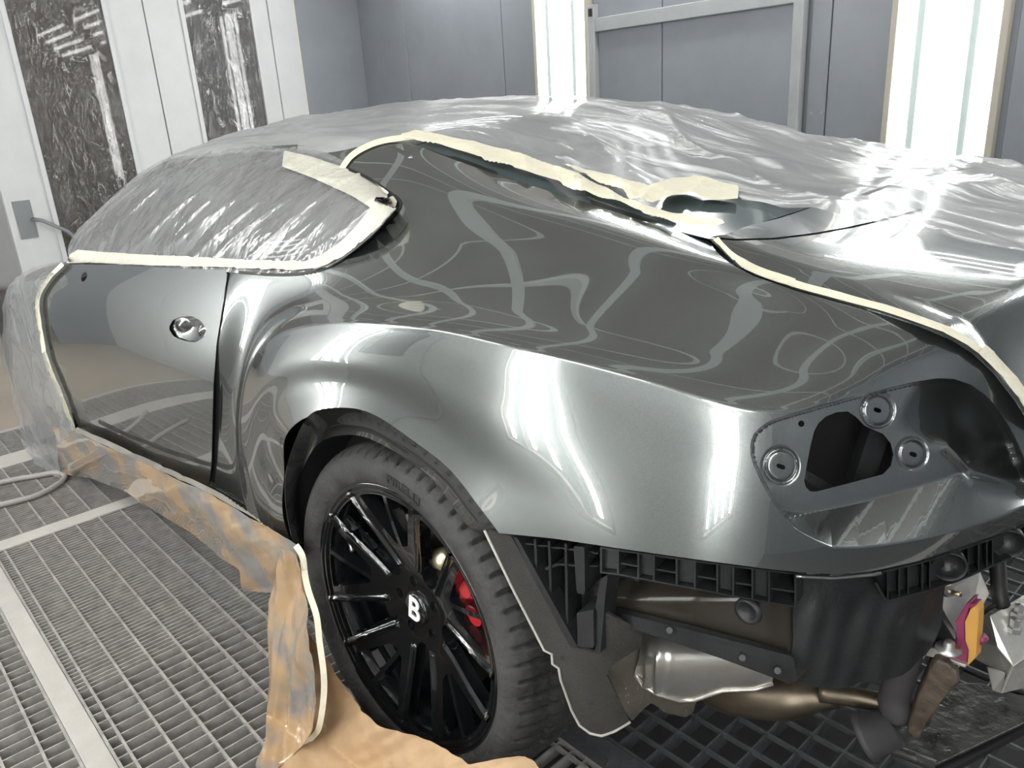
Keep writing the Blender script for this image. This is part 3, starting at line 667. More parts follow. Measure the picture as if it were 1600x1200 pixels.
# --- roof, windscreen and rear window
can = [((-2.08,-.76,.915), (-2.30,.955)), ((-1.88,-.67,1.055), (-2.0,1.10)), ((-1.70,-.625,1.143), (-1.75,1.205)), ((-1.52,-.607,1.190), (-1.5,1.275)), ((-1.30,-.597,1.222), (-1.25,1.308)),
       ((-.964,-.592,1.235), (-.9,1.316)), ((-.70,-.590,1.24), (-.6,1.313)), ((-.42,-.588,1.241), (-.38,1.303)), ((-.25,-.572,1.237), (-.22,1.288)), ((-.13,-.570,1.209), (-.05,1.258)),
       ((.058,-.580,1.167), (.12,1.208)), ((.224,-.590,1.137), (.28,1.165)), ((.367,-.600,1.111), (.42,1.132)), ((.50,-.610,1.094), (.53,1.112))]
ce_ = np.array([c[0] for c in can]); cc_ = np.array([(c[1][0], 0, c[1][1]) for c in can]); NCU, NCV = 150, 41
kk = np.concatenate([[0], np.cumsum(np.linalg.norm(np.diff(ce_, axis=0), axis=1))]); ce_ = spline(ce_, t=np.linspace(0, kk[-1], NCU), k=kk); cc_ = spline(cc_, t=np.linspace(0, kk[-1], NCU), k=kk)
s_ = np.linspace(-1, 1, NCV * 2 - 1); CG = np.empty((NCU, len(s_), 3))
for j, s in enumerate(s_):
    f = 1 - abs(s) ** 2.2; CG[:, j] = ce_ * (1, 0, 1) * (1 - f) + cc_ * f; CG[:, j, 1] = ce_[:, 1] * -s
def part_grid(name, Gd, mat, **k): return surf(name, Gd.reshape(-1, 3), grid_faces(*Gd.shape[:2]), mat, **k)
ci = [int(np.argmin(np.abs(ce_[:, 0] - x))) for x in (-1.42, -.235)]
part_grid('windscreen', CG[:ci[0] + 1], 'glass'); part_grid('roof_panel', CG[ci[0]:ci[1] + 1], 'paint'); part_grid('rear_window', CG[ci[1]:], 'rear_glass')
CV = CG.reshape(-1, 3); CF = grid_faces(*CG.shape[:2]); CT = bvh(CV, CF)
# black trim between the pillar edge and the rear window
trim = [(642, 219), (700, 238), (800, 272), (900, 303), (1000, 336), (1060, 353), (1106, 366)]
a_ = [hit(QT, u, v + 4)[0] if hit(QT, u, v + 4)[0] is not None else aty(u, v, -.59) for u, v in CPE[5:]]
lo = [p + (0, .002, -.006) for p in a_]; up_ = [p + (.01, .035, -.002) for p in a_]
ruled('window_trim', lo, up_, 'seal', n=60, k=4, thick=.002)
part_grid('glass_backing', CG[ci[1] + 20:, 4:-4] * (1, 1, 1) + (0, 0, -.06), 'shelf')  # sheet added below the rear glass to brighten the view into it
# --- side windows
zb = [aty(u, v, y) for (u, v), y in zip(((112, 408), (180, 411), (250, 415), (300, 418), (357, 421), (420, 426), (490, 422), (540, 400), (590, 360), (620, 327)), (-.88, -.878, -.878, -.878, -.876, -.868, -.853, -.84, -.805, -.762))]
zt = [(-1.96,-.71,1.0), (-1.80,-.655,1.10), (-1.60,-.618,1.172), (-1.40,-.602,1.208), (-1.15,-.598,1.226), (-.85,-.60,1.23), (-.62,-.612,1.222), (-.46,-.635,1.205), (-.30,-.672,1.176), (-.12,-.745,1.142)]
n = 80; A_, B_ = curve(zb, n), curve(zt, n); t = np.linspace(0, 1, 24)[None, :, None]
WG = A_[:, None] * (1 - t) + B_[:, None] * t + np.array([0, -.03, .012]) * (4 * t * (1 - t)); WGV = WG.reshape(-1, 3)
part_grid('side_window', WG + (0, .004, 0), 'glass'); WT = bvh(WGV, grid_faces(n, 24))
ruled('roof_rail', [p + (0, 0, -.004) for p in B_[::8]], [(-1.98,-.69,1.02), (-1.83,-.64,1.105), (-1.62,-.608,1.178), (-1.42,-.597,1.212), (-1.17,-.590,1.232), (-.87,-.588,1.241), (-.62,-.586,1.245), (-.44,-.586,1.243), (-.28,-.60,1.235), (-.2,-.62,1.22)], 'paint')
# window rubber along the quarter panel
wl_ = smoothline(WIN, 90); v_, f_ = on(QT, band(wl_, -1.6, 3.0), 1.2, .001); surf('window_rubber', v_, f_, 'seal', thick=0)
# dark cabin so nothing shows through
mesh('cabin_lining', *box_vf(-1.9, .45, -.55, .55, .4, .98), simple('cabin_trim', (.10, .12, .12), .8), car, False)
ruled('inner_side', [(-2.0, -.80, .8), (-1.5, -.80, .90), (-.5, -.80, .97), (.2, -.74, 1.0), (.55, -.64, .95), (.66, -.5, .9)], [(-2.0, -.80, .2), (-1.5, -.80, .2), (-.44, -.80, .2), (.1, -.52, .55), (.45, -.52, .62), (.62, -.4, .62)], 'matte_black')
# ------------------------------------------------------------------ rear wheel
CAMB = math.radians(2.88)
WC = np.array([0, -.925, .35]); WN = np.array([0, math.cos(CAMB), -math.sin(CAMB)]); WU = np.array([0, math.sin(CAMB), math.cos(CAMB)])
def wv(P):                                     # wheel coordinates (x, inward, up) -> car
    P = np.asarray(P, float); return WC + P[..., 0:1] * np.array([1., 0, 0]) + P[..., 1:2] * WN + P[..., 2:3] * WU
def revolve(prof, n, a0=0., a1=2 * PI, closed=True):
    prof = np.asarray(prof, float); th = np.linspace(a0, a1, n, endpoint=not closed)
    r, y = prof[:, 0], prof[:, 1]
    V_ = np.stack([np.cos(th)[:, None] * r, np.broadcast_to(y, (n, len(r))), np.sin(th)[:, None] * r], -1)
    k = len(r); Fc = [(i * k + j, ((i + 1) % n) * k + j, ((i + 1) % n) * k + j + 1, i * k + j + 1) for i in range(n if closed else n - 1) for j in range(k - 1)]
    return V_.reshape(-1, 3), Fc
def fixn(o):
    bm = bmesh.new(); bm.from_mesh(o.data); bmesh.ops.recalc_face_normals(bm, faces=bm.faces); bm.to_mesh(o.data); bm.free(); return o
v_, f_ = revolve([(.246, .20), (.248, .06), (.256, .03), (.262, .014), (.268, .006), (.276, .002), (.282, -.001), (.2855, .003), (.285, .012), (.27, .016)], 120)
wheel = fixn(mesh('wheel', wv(v_), f_, M['gloss_black'], car))
# spoked face: dished disc with five slotted twin spokes
nr_, na_ = 80, 420
rr = np.linspace(.022, .272, nr_); th = np.linspace(0, 2 * PI, na_, endpoint=False)
X, Z = np.outer(rr, np.cos(th)), np.outer(rr, np.sin(th)); r2 = np.hypot(X, Z)
dish = .050 - .044 * sm((r2 - .05) / .25) * 1.0 - .004 * (r2 > .265); dish[r2 < .055] = .050
g_ = np.full(X.shape, 1.)
for k in range(5):
    t0 = math.radians(134 - 72 * k); a = X * math.cos(t0) + Z * math.sin(t0); bb = -X * math.sin(t0) + Z * math.cos(t0)
    wdt = np.where(a < .10, .022, .022 + (a - .10) * .135); slot = np.where(a < .10, np.hypot(a - .10, bb) - .022, np.abs(bb) - wdt)
    slot = np.maximum(slot, r2 - .258); g_ = np.minimum(g_, slot)
    ridge = np.exp(-((np.abs(bb) - wdt - .008) / .006) ** 2) * (a > .09); dish = dish - .007 * ridge
    t1 = t0 - math.radians(36); a = X * math.cos(t1) + Z * math.sin(t1); bb = -X * math.sin(t1) + Z * math.cos(t1)
    wd2 = (a - .112) * .62; tri = np.maximum(np.maximum((np.abs(bb) - wd2) * .86, r2 - .258), .14 - a + np.abs(bb) * .3)
    tri = np.maximum(tri, .0055 - np.abs(bb + (a - .2) * .12)); g_ = np.minimum(g_, tri)
    t2 = t0 - math.radians(36) ; a = X * math.cos(t2) + Z * math.sin(t2); bb = -X * math.sin(t2) + Z * math.cos(t2)
    g_ = np.minimum(g_, np.hypot(a - .060, bb) - .0115)
P = np.stack([X.ravel(), dish.ravel(), Z.ravel()], 1)
Fc = [(i * na_ + j, i * na_ + (j + 1) % na_, (i + 1) * na_ + (j + 1) % na_, (i + 1) * na_ + j) for i in range(nr_ - 1) for j in range(na_)]
v_, f_ = clip(P, Fc, g_.ravel())
sp = mesh('spokes', wv(v_), f_, M['gloss_black'], wheel); bm = bmesh.new(); bm.from_mesh(sp.data); bmesh.ops.recalc_face_normals(bm, faces=bm.faces)
if sum(f.normal.y for f in bm.faces) > 0: bmesh.ops.reverse_faces(bm, faces=bm.faces)
bm.to_mesh(sp.data); bm.free(); solid(sp, .030); bevel(sp, .0025, 2, 60); sp.data.shade_smooth()
v_, f_ = revolve([(.0, .041), (.030, .041), (.033, .0425), (.035, .046), (.037, .052)], 48)
fixn(mesh('center_cap', wv(v_), f_, M['gloss_black'], wheel))
def text_mesh(txt, size, ext):
    c = bpy.data.curves.new('t', 'FONT'); c.body = txt; c.size = size; c.extrude = ext; c.align_x = 'CENTER'; c.align_y = 'CENTER'; c.offset = size * .012
    o = bpy.data.objects.new('t', c); COL.objects.link(o); dg = bpy.context.evaluated_depsgraph_get(); me = bpy.data.meshes.new_from_object(o.evaluated_get(dg))
    V_ = np.array([v.co for v in me.vertices]); Fc = [list(p.vertices) for p in me.polygons]; bpy.data.objects.remove(o); bpy.data.curves.remove(c); bpy.data.meshes.remove(me)
    return V_, Fc
tv, tf = text_mesh('B', .074, .0012); ang = math.radians(-8)
tx = tv[:, 0] * .95; ty = tv[:, 1]; tx, ty = tx * math.cos(ang) - ty * math.sin(ang), tx * math.sin(ang) + ty * math.cos(ang)
mesh('badge_letter', wv(np.stack([tx, .0395 - tv[:, 2], ty], 1)), tf, M['white_paint'], wheel, False)
for k in range(5):
    a = math.radians(98 - 72 * k); p0 = np.array([.060 * math.cos(a), .075, .060 * math.sin(a)]); p1 = p0 + (0, -.012, 0)
    MB().cyl(wv(p0), wv(p1), .009, 6).build('wheel_bolt', M['gloss_black'], wheel)
va = math.radians(161); MB().tube([wv(np.array([.25 * math.cos(va), .05, .25 * math.sin(va)])), wv(np.array([.205 * math.cos(va), .028, .205 * math.sin(va)]))], [.005, .0045], 8).build('valve', M['steel'], wheel, True)
wa = math.radians(-128); c_ = np.array([math.cos(wa), 0, math.sin(wa)]); t_ = np.array([-math.sin(wa), 0, math.cos(wa)])
for k in range(2): MB().obox(wv(c_ * .2475 + (0, .045 + .035 * k, 0)), (wv(t_) - WC) * .02, (WN) * .009, (wv(c_) - WC) * .0015).build('balance_weight', M['steel'], wheel)
# tire
prof = np.array([(.270, .012), (.281, .006), (.288, -.003), (.296, -.008), (.308, -.012), (.320, -.0135), (.330, -.012), (.338, -.008), (.344, -.002), (.349, .004), (.3525, .011)])
tread = np.array([(.3555 + .0055 * math.sin(PI * s) ** .5, .018 + s * .224) for s in np.linspace(0, 1, 34)])
prof = np.concatenate([prof, tread, (prof * (1, -1) + (0, .26))[::-1]]); NT = 1020
v_, f_ = revolve(prof, NT); k = len(prof); v_ = v_.reshape(NT, k, 3)
thA = np.linspace(0, 2 * PI, NT, endpoint=False)
for j in range(k):
    r, y = prof[j]
    if r < .3435: continue
    s = min(1, max(0, (y - .0) / .26)); d = np.zeros(NT)
    if y < .105 or y > .155:
        e_ = min(y, .26 - y); ph = (thA * 68 / (2 * PI) + (8.5 * e_ if e_ > .02 else .17) * (1 if y < .13 else -1)) % 1
        d = np.where(ph < .27, .012 * min(1, max(0, (r - .3435) / .009)), 0)
        if e_ > .03: ph2 = (ph * 3) % 1; d = np.maximum(d, np.where(ph2 < .14, .0025, 0))
    if min(abs(y - q) for q in (.062, .108, .152, .198)) < .006: d = np.maximum(d, .007)
    v_[:, j] *= np.stack([1 - d / r, np.ones(NT), 1 - d / r], 1)
tw = wv(v_.reshape(-1, 3)); tw[:, 2] = np.maximum(tw[:, 2], .002)
tire = fixn(mesh('tire', tw, f_, M['rubber'], wheel))
tv, tf = text_mesh('PIRELLI', .024, .0006)
a0 = math.radians(78); rr_ = .316 + tv[:, 1]; aa = a0 - tv[:, 0] / .316 * 1.35
mesh('tire_lettering', wv(np.stack([rr_ * np.cos(aa), -.0135 - tv[:, 2] - .0004, rr_ * np.sin(aa)], 1)), tf, M['matte_black'], wheel, False)
# brake
v_, f_ = revolve([(.09, .085), (.188, .085), (.190, .087), (.190, .113), (.188, .115), (.06, .115)], 80); fixn(mesh('brake_disc', wv(v_), f_, simple('brake_disc', (.12, .11, .1), .35, metal=.9), car)).data.shade_smooth()
v_, f_ = revolve([(.0, .06), (.06, .06), (.085, .085), (.09, .09)], 40); fixn(mesh('brake_hub', wv(v_), f_, M['matte_black'], car))
v_, f_ = revolve([(.135, .118), (.135, .066), (.150, .056), (.215, .056), (.236, .064), (.240, .080), (.240, .14), (.20, .14)], 30, math.radians(-10), math.radians(46), False)
cal = fixn(mesh('brake_caliper', wv(v_), f_, M['red'], car)); solid(cal, .006); bevel(cal, .003)
for aa_ in (2, 19, 36):
    a = math.radians(aa_); p = np.array([.19 * math.cos(a), .056, .19 * math.sin(a)]); MB().cyl(wv(p), wv(p + (0, -.010, 0)), .018, 18).build('caliper_piston', M['red'], cal)
a = math.radians(66); p = np.array([.135 * math.cos(a), .09, .135 * math.sin(a)]); MB().cyl(wv(p - (.03, 0, .012)), wv(p + (.03, -.02, .012)), .024, 18).build('suspension_link', M['brass'], car, True)

# ------------------------------------------------------------------ exposed rear structure below the quarter panel
def psheet(name, poly, yf_, mat, res=5, thick=.004, parent=car, wob=None, smooth=True, hole=None):
    U, Vv, Fc = sample(poly, res)
    Y = np.broadcast_to(yf_(U, Vv) if callable(yf_) else yf_, U.shape)
    P = np.array([aty(u, v, y) for u, v, y in zip(U, Vv, Y)])
    if wob is not None: P = P + wob(U, Vv, P)
    g_ = sdf(np.stack([U, Vv], 1), poly)
    if hole is not None: g_ = np.minimum(g_, -sdf(np.stack([U, Vv], 1), hole))
    v_, f_ = clip(P, Fc, g_)
    return surf(name, v_, f_, mat, parent, thick)
lowx = np.array([780, 862, 975, 1087, 1200, 1250, 1303, 1367, 1433, 1500, 1567, 1600, 1700, 1900]); lowv_ = np.array([833, 841, 858, 874, 889, 894.5, 897, 891.5, 877, 855, 832, 818, 776, 704])
yedge = np.interp(lowx, [780, 975, 1087, 1200, 1250, 1303, 1367, 1433, 1500, 1567, 1600, 1900], [-.955, -.92, -.885, -.815, -.78, -.742, -.685, -.628, -.553, -.47, -.42, .1])
def ye(u): return np.interp(u, lowx, yedge)
def ve(u): return np.interp(u, lowx, lowv_)
IN = np.array([-.15, 1, 0])
# felt liner behind the wheel
LINER = [(757, 829), (781, 833), (799, 838), (893, 1010), (931, 1021), (941, 955), (1004, 984), (1003, 1010), (955, 1040), (948, 1055), (985, 1128), (960, 1143), (940, 1150), (922, 1146), (905, 1133), (893, 1110), (876, 1062), (873, 1044), (863, 1037), (862, 1022), (850, 1016)]
yl = lambda U, Vv: -.93 + .05 * (Vv - 830) / 300 + .25 * np.clip((U - 900) / 120, 0, 1) ** 2 * .35
ln = psheet('arch_liner', LINER, yl, 'liner', 6, .006)
edge = [(757, 829), (800, 918), (850, 1016), (862, 1022), (863, 1037), (873, 1044), (876, 1062), (893, 1110), (905, 1133), (922, 1146), (940, 1150), (960, 1143), (985, 1128)]
MB().tube([aty(u, v, yl(np.float64(u), np.float64(v)) - .001) for u, v in edge], .0024, 6).build('liner_edge', M['liner_edge'], ln, True)
for u, v in ((879, 1027), (921, 1096)): MB().cyl(aty(u, v, yl(u, v) - .002), aty(u, v, yl(u, v) + .004), .004, 10).build('clip_hole', M['matte_black'], ln)
# inner side panel with its rail and grommet
yi = lambda U, Vv: np.interp(U, [930, 1087, 1200, 1300], [-.855, -.82, -.765, -.70]) + .03 * np.clip((935 - Vv) / 40, 0, 1)
ip = psheet('inner_side_panel', [(940, 960), (943, 915), (950, 902), (965, 890), (1245, 935), (1300, 950), (1300, 1010), (1238, 1070)], yi, simple_name if False else 'plastic_black', 6, .003)
ip.data.materials.clear(); ip.data.materials.append(simple('brown_black_undercoat', (.028, .024, .019), .2, var=.2, vscale=6))
rail = psheet('side_rail', [(941, 951), (1100, 990), (1240, 1026), (1246, 1066), (1228, 1062), (1130, 1030), (1000, 986), (940, 973)], lambda U, Vv: yi(U, Vv) - .016, 'plastic_black', 6, .012)
for u, v in ((1046, 985), (1160, 1028), (1215, 1048)): MB().cyl(aty(u, v, yi(u, v) - .017), aty(u, v, yi(u, v) - .022), .005, 8).build('rail_rivet', M['plastic_black'], rail)
gc = (1170, 953); v_, f_ = revolve([(.0, -.003), (.012, -.003), (.013, -.007), (.019, -.007), (.021, .0)], 28)
mesh('grommet', v_ + aty(*gc, yi(*map(np.float64, gc)) - .004), f_, M['plastic_black'], car)
pc_ = [aty(u, v, -.85) for u, v in ((948, 990), (946, 930), (952, 908), (970, 899), (1000, 903))]
MB().tube(curve(pc_, 20), .006, 8).build('panel_flange', M['plastic_black'], car, True)
MB().cyl(aty(958, 922, -.84), aty(958, 922, -.80), .03, 20).build('drain_boot', M['plastic_black'], car, True)
# cellular bumper carrier along the quarter panel
br = MB(); divs = [937.5, 964, 995.6, 1020, 1055.6, 1084, 1119, 1144, 1174, 1200, 1241]
lowc = lambda u: np.interp(u, [937, 964, 1024, 1087, 1144, 1241], [893, 896, 907.5, 919, 930, 947])
us = np.linspace(937, 1241, 30); yo = .012
def edgept(u, v, d): p = aty(u, v, ye(u) + yo); return p + IN * d
carrier = empty('bumper_carrier'); carrier.parent = car
Gd = np.array([[edgept(u, ve(u) + 2, .045), edgept(u, lowc(u), .045)] for u in us]); surf('backplate', Gd.reshape(-1, 3), grid_faces(30, 2), 'plastic_black', carrier, .002)
for f0 in (0, 1):
    Gd = np.array([[edgept(u, ve(u) + 2 if f0 == 0 else lowc(u), d) for d in (0, .045)] for u in us]); surf('flange', Gd.reshape(-1, 3), grid_faces(30, 2), 'plastic_black', carrier, .0025)
for u in divs: MB().prism([edgept(u, ve(u) + 2, 0), edgept(u, lowc(u), 0), edgept(u, lowc(u), .045), edgept(u, ve(u) + 2, .045)], edgept(u + 3, ve(u), 0) - edgept(u, ve(u), 0)).build('rib', M['plastic_black'], carrier)
for i in range(10):
    a, b_ = divs[i] + 2, divs[i + 1] - 1
    if i % 2 == 0:                             # flush cell cover
        dd = .008; uu = np.linspace(a, b_, 4); Gd = np.array([[edgept(u, ve(u) + 4, dd), edgept(u, lowc(u) - 2, dd)] for u in uu]); surf('cell_cover', Gd.reshape(-1, 3), grid_faces(4, 2), 'plastic_black', carrier, .002)
    else:                                      # open cell with a small shelf
        hv = lambda u: ve(u) * .38 + lowc(u) * .62
        MB().prism([edgept(a, hv(a), .005), edgept(b_, hv(b_), .005), edgept(b_, hv(b_), .045), edgept(a, hv(a), .045)], (0, 0, -.003)).build('cell_shelf', M['plastic_black'], carrier)
        um = (a + b_) / 2 + 5; MB().cyl(edgept(um, ve(um) + 14, .043), edgept(um, ve(um) + 14, .036), .004, 8).build('cell_boss', M['plastic_black'], carrier)
# ribbed bracket between liner and carrier
rb = empty('ribbed_bracket'); rb.parent = car
yb_ = lambda U, Vv: np.interp(U, [795, 940], [-.925, -.90]) + .0
psheet('backplate', [(800, 839), (940, 857), (938, 900), (945, 915), (940, 960), (931, 1021), (893, 1010)], lambda U, Vv: yb_(U, Vv) + .05, 'plastic_black', 8, .003, rb)
psheet('slanted_flange', [(797, 838), (808, 840), (902, 1010), (893, 1014)], lambda U, Vv: yb_(U, Vv) - .002, 'plastic_black', 4, .03, rb)
for u0, v0, v1 in ((836, 842, 898), (858, 845, 930), (884, 849, 990)):
    psheet('rib', [(u0 - 2, v0), (u0 + 2, v0), (u0 + 4, v1), (u0, v1)], lambda U, Vv: yb_(U, Vv) + .004, 'plastic_black', 3, .04, rb)
psheet('rib', [(805, 846), (935, 863), (935, 866), (805, 849)], lambda U, Vv: yb_(U, Vv) + .006, 'plastic_black', 3, .04, rb)
psheet('rib', [(850, 888), (870, 880), (935, 884), (935, 887), (872, 884), (852, 892)], lambda U, Vv: yb_(U, Vv) + .006, 'plastic_black', 3, .04, rb)
for pl in ([(896, 853), (913, 855), (914, 929), (901, 927)], [(901, 957), (927, 953), (928, 1013), (903, 1010)]):
    o = psheet('block', pl, lambda U, Vv: yb_(U, Vv) - .004, 'plastic_black', 4, .045, rb); bevel(o, .003)
psheet('end_wall', [(931, 945), (938, 905), (950, 898), (946, 930), (938, 1022), (930, 1022)], -.90, 'plastic_black', 4, .03, rb)
# black corner skirt
SK = [(1240, 897), (1300, 902), (1367, 895), (1460, 880), (1478, 905), (1470, 975), (1457, 1008), (1448, 1024), (1425, 1047), (1398, 1057), (1350, 1070), (1300, 1075), (1262, 1071), (1232, 1061), (1240, 1000)]
ys = lambda U, Vv: ye(U) + .035 + .02 * np.clip((Vv - 950) / 120, 0, 1) ** 2
def pleat(U, Vv, P): 
    h = .0035 * np.sin((U - .18 * (Vv - 900)) * .06 + 2 * np.sin(Vv * .02)) * np.clip((Vv - 905) / 60, 0, 1) + .0015 * np.sin((U + .3 * Vv) * .15) * np.clip((Vv - 905) / 60, 0, 1)
    return h[:, None] * np.array([.6, -.8, 0])
psheet('corner_skirt', SK, ys, 'plastic_black', 4, .003, wob=pleat)
cs = [(u, ve(u) + 6) for u in np.linspace(1244, 1376, 12)]
MB().tube([aty(u, v, ye(u) + .008) for u, v in cs], .0025, 6).build('bright_trim', M['steel'], car, True)
# rear carrier with round recesses
rc = empty('rear_carrier'); rc.parent = car
rl = lambda u: np.interp(u, [1368, 1385, 1450, 1500, 1600, 1700, 1900], [905, 937, 921, 904, 860, 812, 725]); us = np.concatenate([np.linspace(1370, 1620, 40), [1700, 1800, 1890]])
def rp(u, v, d): return aty(u, v, ye(u) + .018) + np.array([-.45, .9, 0]) * d
Gd = np.array([[rp(u, ve(u) + 2 + (rl(u) - ve(u) - 2) * s, .022) for s in np.linspace(0, 1, 6)] for u in us]); surf('backplate', Gd.reshape(-1, 3), grid_faces(len(us), 6), 'plastic_black', rc, .002)
for top in (0, 1):
    Gd = np.array([[rp(u, ve(u) + 2 if top else rl(u), d) for d in (-.002, .03)] for u in us]); surf('flange', Gd.reshape(-1, 3), grid_faces(len(us), 2), 'plastic_black', rc, .003)
for u in (1386, 1404, 1418, 1440, 1452, 1512, 1528, 1541, 1550, 1604, 1640, 1680): MB().prism([rp(u, ve(u) + 2, 0), rp(u, rl(u), 0), rp(u, rl(u), .03), rp(u, ve(u) + 2, .03)], rp(u + 2.2, ve(u), 0) - rp(u, ve(u), 0)).build('rib', M['plastic_black'], rc)
for u, f0 in ((1484, .5), (1577, .5)):
    c_ = rp(u, ve(u) * (1 - f0) + rl(u) * f0 + 2, .004); ax = np.array([.45, -.9, 0]); ex = np.array([.9, .45, 0]); v_, f_ = revolve([(.0, .014), (.010, .014), (.020, .004), (.0215, -.004), (.0235, -.004), (.0235, .016)], 32)
    mesh('round_recess', c_ + v_[:, 0:1] * ex + v_[:, 1:2] * -ax + v_[:, 2:3] * np.array([0, 0, 1.]), f_, M['plastic_black'], rc)
# crash beam mount, brackets and bolts
al_ = empty('crash_beam_mount'); al_.parent = car
def face(name, pts, mat, d, parent, bev=.001): o = MB().prism(pts, d).build(name, M[mat], parent); bevel(o, bev, 1); return o
face('mount_plate', [aty(u, v, y) for u, v, y in ((1468, 930, -.50), (1480, 905, -.49), (1532, 893, -.44), (1547, 928, -.44), (1536, 948, -.45), (1515, 975, -.47), (1498, 1010, -.49), (1472, 948, -.50))], 'alu', (-.006, .004, 0), al_)
face('beam_top', [aty(u, v, y) for u, v, y in ((1546, 962, -.47), (1600, 930, -.40), (1700, 880, -.30), (1700, 990, -.34), (1600, 1028, -.46), (1583, 1041, -.48), (1558, 1012, -.48))], 'alu', (0, .003, -.004), al_)
face('beam_face', [aty(u, v, y) for u, v, y in ((1583, 1041, -.48), (1600, 1030, -.465), (1700, 990, -.34), (1700, 1040, -.34), (1600, 1075, -.455), (1565, 1084, -.48))], 'alu', (-.004, .003, 0), al_)
face('beam_web', [aty(u, v, y) for u, v, y in ((1520, 1000, -.44), (1556, 1010, -.46), (1583, 1041, -.47), (1572, 1055, -.465), (1524, 1030, -.44))], 'alu', (-.004, .003, 0), al_)
face('beam_side', [aty(u, v, y) for u, v, y in ((1524, 950, -.42), (1560, 960, -.43), (1562, 1012, -.44), (1525, 1005, -.42))], 'alu', (-.004, .003, 0), al_)
face('beam_gusset', [aty(u, v, y) for u, v, y in ((1543, 1043, -.465), (1572, 1052, -.47), (1566, 1084, -.475), (1552, 1080, -.47))], 'alu', (-.003, .003, 0), al_)
for u, v, y in ((1584, 974, -.452), (1591, 951, -.440)):
    p = aty(u, v + 12, y); b_ = MB().tube([p, p + (0, 0, .008), p + (0, 0, .008), p + (0, 0, .022), p + (0, 0, .024)], [.011, .0105, .0075, .007, .0005], 6).build('bolt', M['steel'], al_)
p0, p1 = aty(1478, 922, -.505), aty(1500, 929, -.52); MB().tube([p0, p1], .004, 8).build('stud', M['brass'], al_, True); MB().cyl(p0, p0 + (p1 - p0) * .25, .010, 6).build('nut', M['steel'], al_)
pk = empty('painted_bracket'); pk.parent = car
face('magenta_body', [aty(u, v, -.535) for u, v in ((1493, 971), (1510, 943), (1517, 941), (1507, 972), (1507, 1000), (1513, 1016), (1510, 1042), (1483, 1031), (1493, 1020), (1495, 1000))], 'magenta', (.002, .03, 0), pk)
face('magenta_cap', [aty(u, v, -.533) for u, v in ((1510, 943), (1528, 943), (1529, 950), (1517, 955))], 'magenta', (0, .02, -.002), pk)
face('orange_face', [aty(u, v, -.538) for u, v in ((1507, 972), (1516, 952), (1526, 945), (1529, 956), (1528, 980), (1524, 1028), (1511, 1042), (1513, 1016), (1508, 1002))], 'orange', (.002, .02, 0), pk)
MB().tube([aty(1526, 1004, -.52), aty(1537, 994, -.52)], [.006, .008], 10).build('magenta_stub', M['magenta'], pk, True)
face('base_flange', [aty(u, v, -.545) for u, v in ((1446, 1012), (1470, 1012), (1483, 1030), (1510, 1040), (1508, 1044), (1475, 1032), (1447, 1025))], 'alu', (.0, .01, 0), pk)
v_, f_ = revolve([(.0, -.014), (.007, -.014), (.008, -.004), (.018, -.003), (.018, .0)], 24); q_ = aty(1482, 1015, -.56); mesh('washer_bolt', q_ + v_[:, [0, 2, 1]] * (1, 1, -1), f_, M['steel'], pk)
face('dark_bracket', [aty(u, v, -.52) for u, v in ((1456, 962), (1466, 958), (1492, 1000), (1492, 1025), (1450, 1015), (1448, 1000))], 'plastic_black', (-.003, .02, 0), pk)
MB().tube(curve([aty(1522, 1000, -.44), aty(1530, 965, -.45), aty(1550, 948, -.45), aty(1575, 935, -.44)], 14), .0035, 8).build('sensor_cable', M['seal'], car, True)
MB().tube(curve([aty(1556, 860, -.40), aty(1560, 900, -.42), aty(1563, 935, -.44), aty(1566, 945, -.44)], 14), .012, 10).build('cable_boot', M['seal'], car, True)
# exhaust, heat shields and the towing frame end
def bulge(U, Vv): return -.74 + .0008 * (U - 1000) - .045 * np.sin(np.clip((Vv - 980) / 120, 0, 1) * PI) + .05 * np.clip((1030 - U) / 35, 0, 1) ** 2
HS = [(1003, 975), (1100, 1000), (1220, 1045), (1208, 1056), (1207, 1068), (1180, 1077), (1130, 1079), (1108, 1086), (1085, 1094), (1062, 1095), (1028, 1085), (1004, 1071), (993, 1055), (998, 1030)]
hs = psheet('heat_shield', HS, bulge, 'foil', 5, .002, wob=lambda U, Vv, P: (.006 * np.sin(U * .35 + Vv * .03) * np.clip((1060 - U) / 60, 0, 1))[:, None] * np.array([0, -1., 0]))
MB().tube([aty(u, v, bulge(np.float64(u), np.float64(v)) - .001) for u, v in HS[4:13]], .004, 6).build('shield_rim', M['foil'], hs, True)
PS = [(949, 1052), (957, 1040), (1000, 1008), (998, 1035), (994, 1056), (1004, 1072), (1028, 1086), (1062, 1096), (1087, 1098), (1084, 1112), (1072, 1121), (1040, 1114), (1018, 1098), (1005, 1108), (988, 1127), (968, 1100)]
psd = psheet('dimpled_shield', PS, lambda U, Vv: -.77 + .001 * (U - 950), 'darkfoil', 2.0, .002, wob=lambda U, Vv, P: (.0022 * np.sin(U * 1.05 + Vv * .5) * np.sin(Vv * 1.05 - U * .35))[:, None] * np.array([0, -1., 0]))
b = MB(); mu = [aty(u, v, y) for u, v, y in ((1095, 1070, -.55), (1160, 1080, -.55), (1240, 1088, -.53), (1310, 1088, -.50))]
b.tube(curve(mu, 14), [.02, .035, .042, .045, .046, .046, .046, .045, .044, .04, .034, .026, .022, .02], 24); b.build('muffler', M['muffler'], car, True)
MB().tube(curve([aty(1280, 1082, -.53), aty(1340, 1090, -.51), aty(1400, 1104, -.50), aty(1450, 1120, -.48)], 14), .017, 18).build('exhaust_pipe', M['muffler'], car, True)
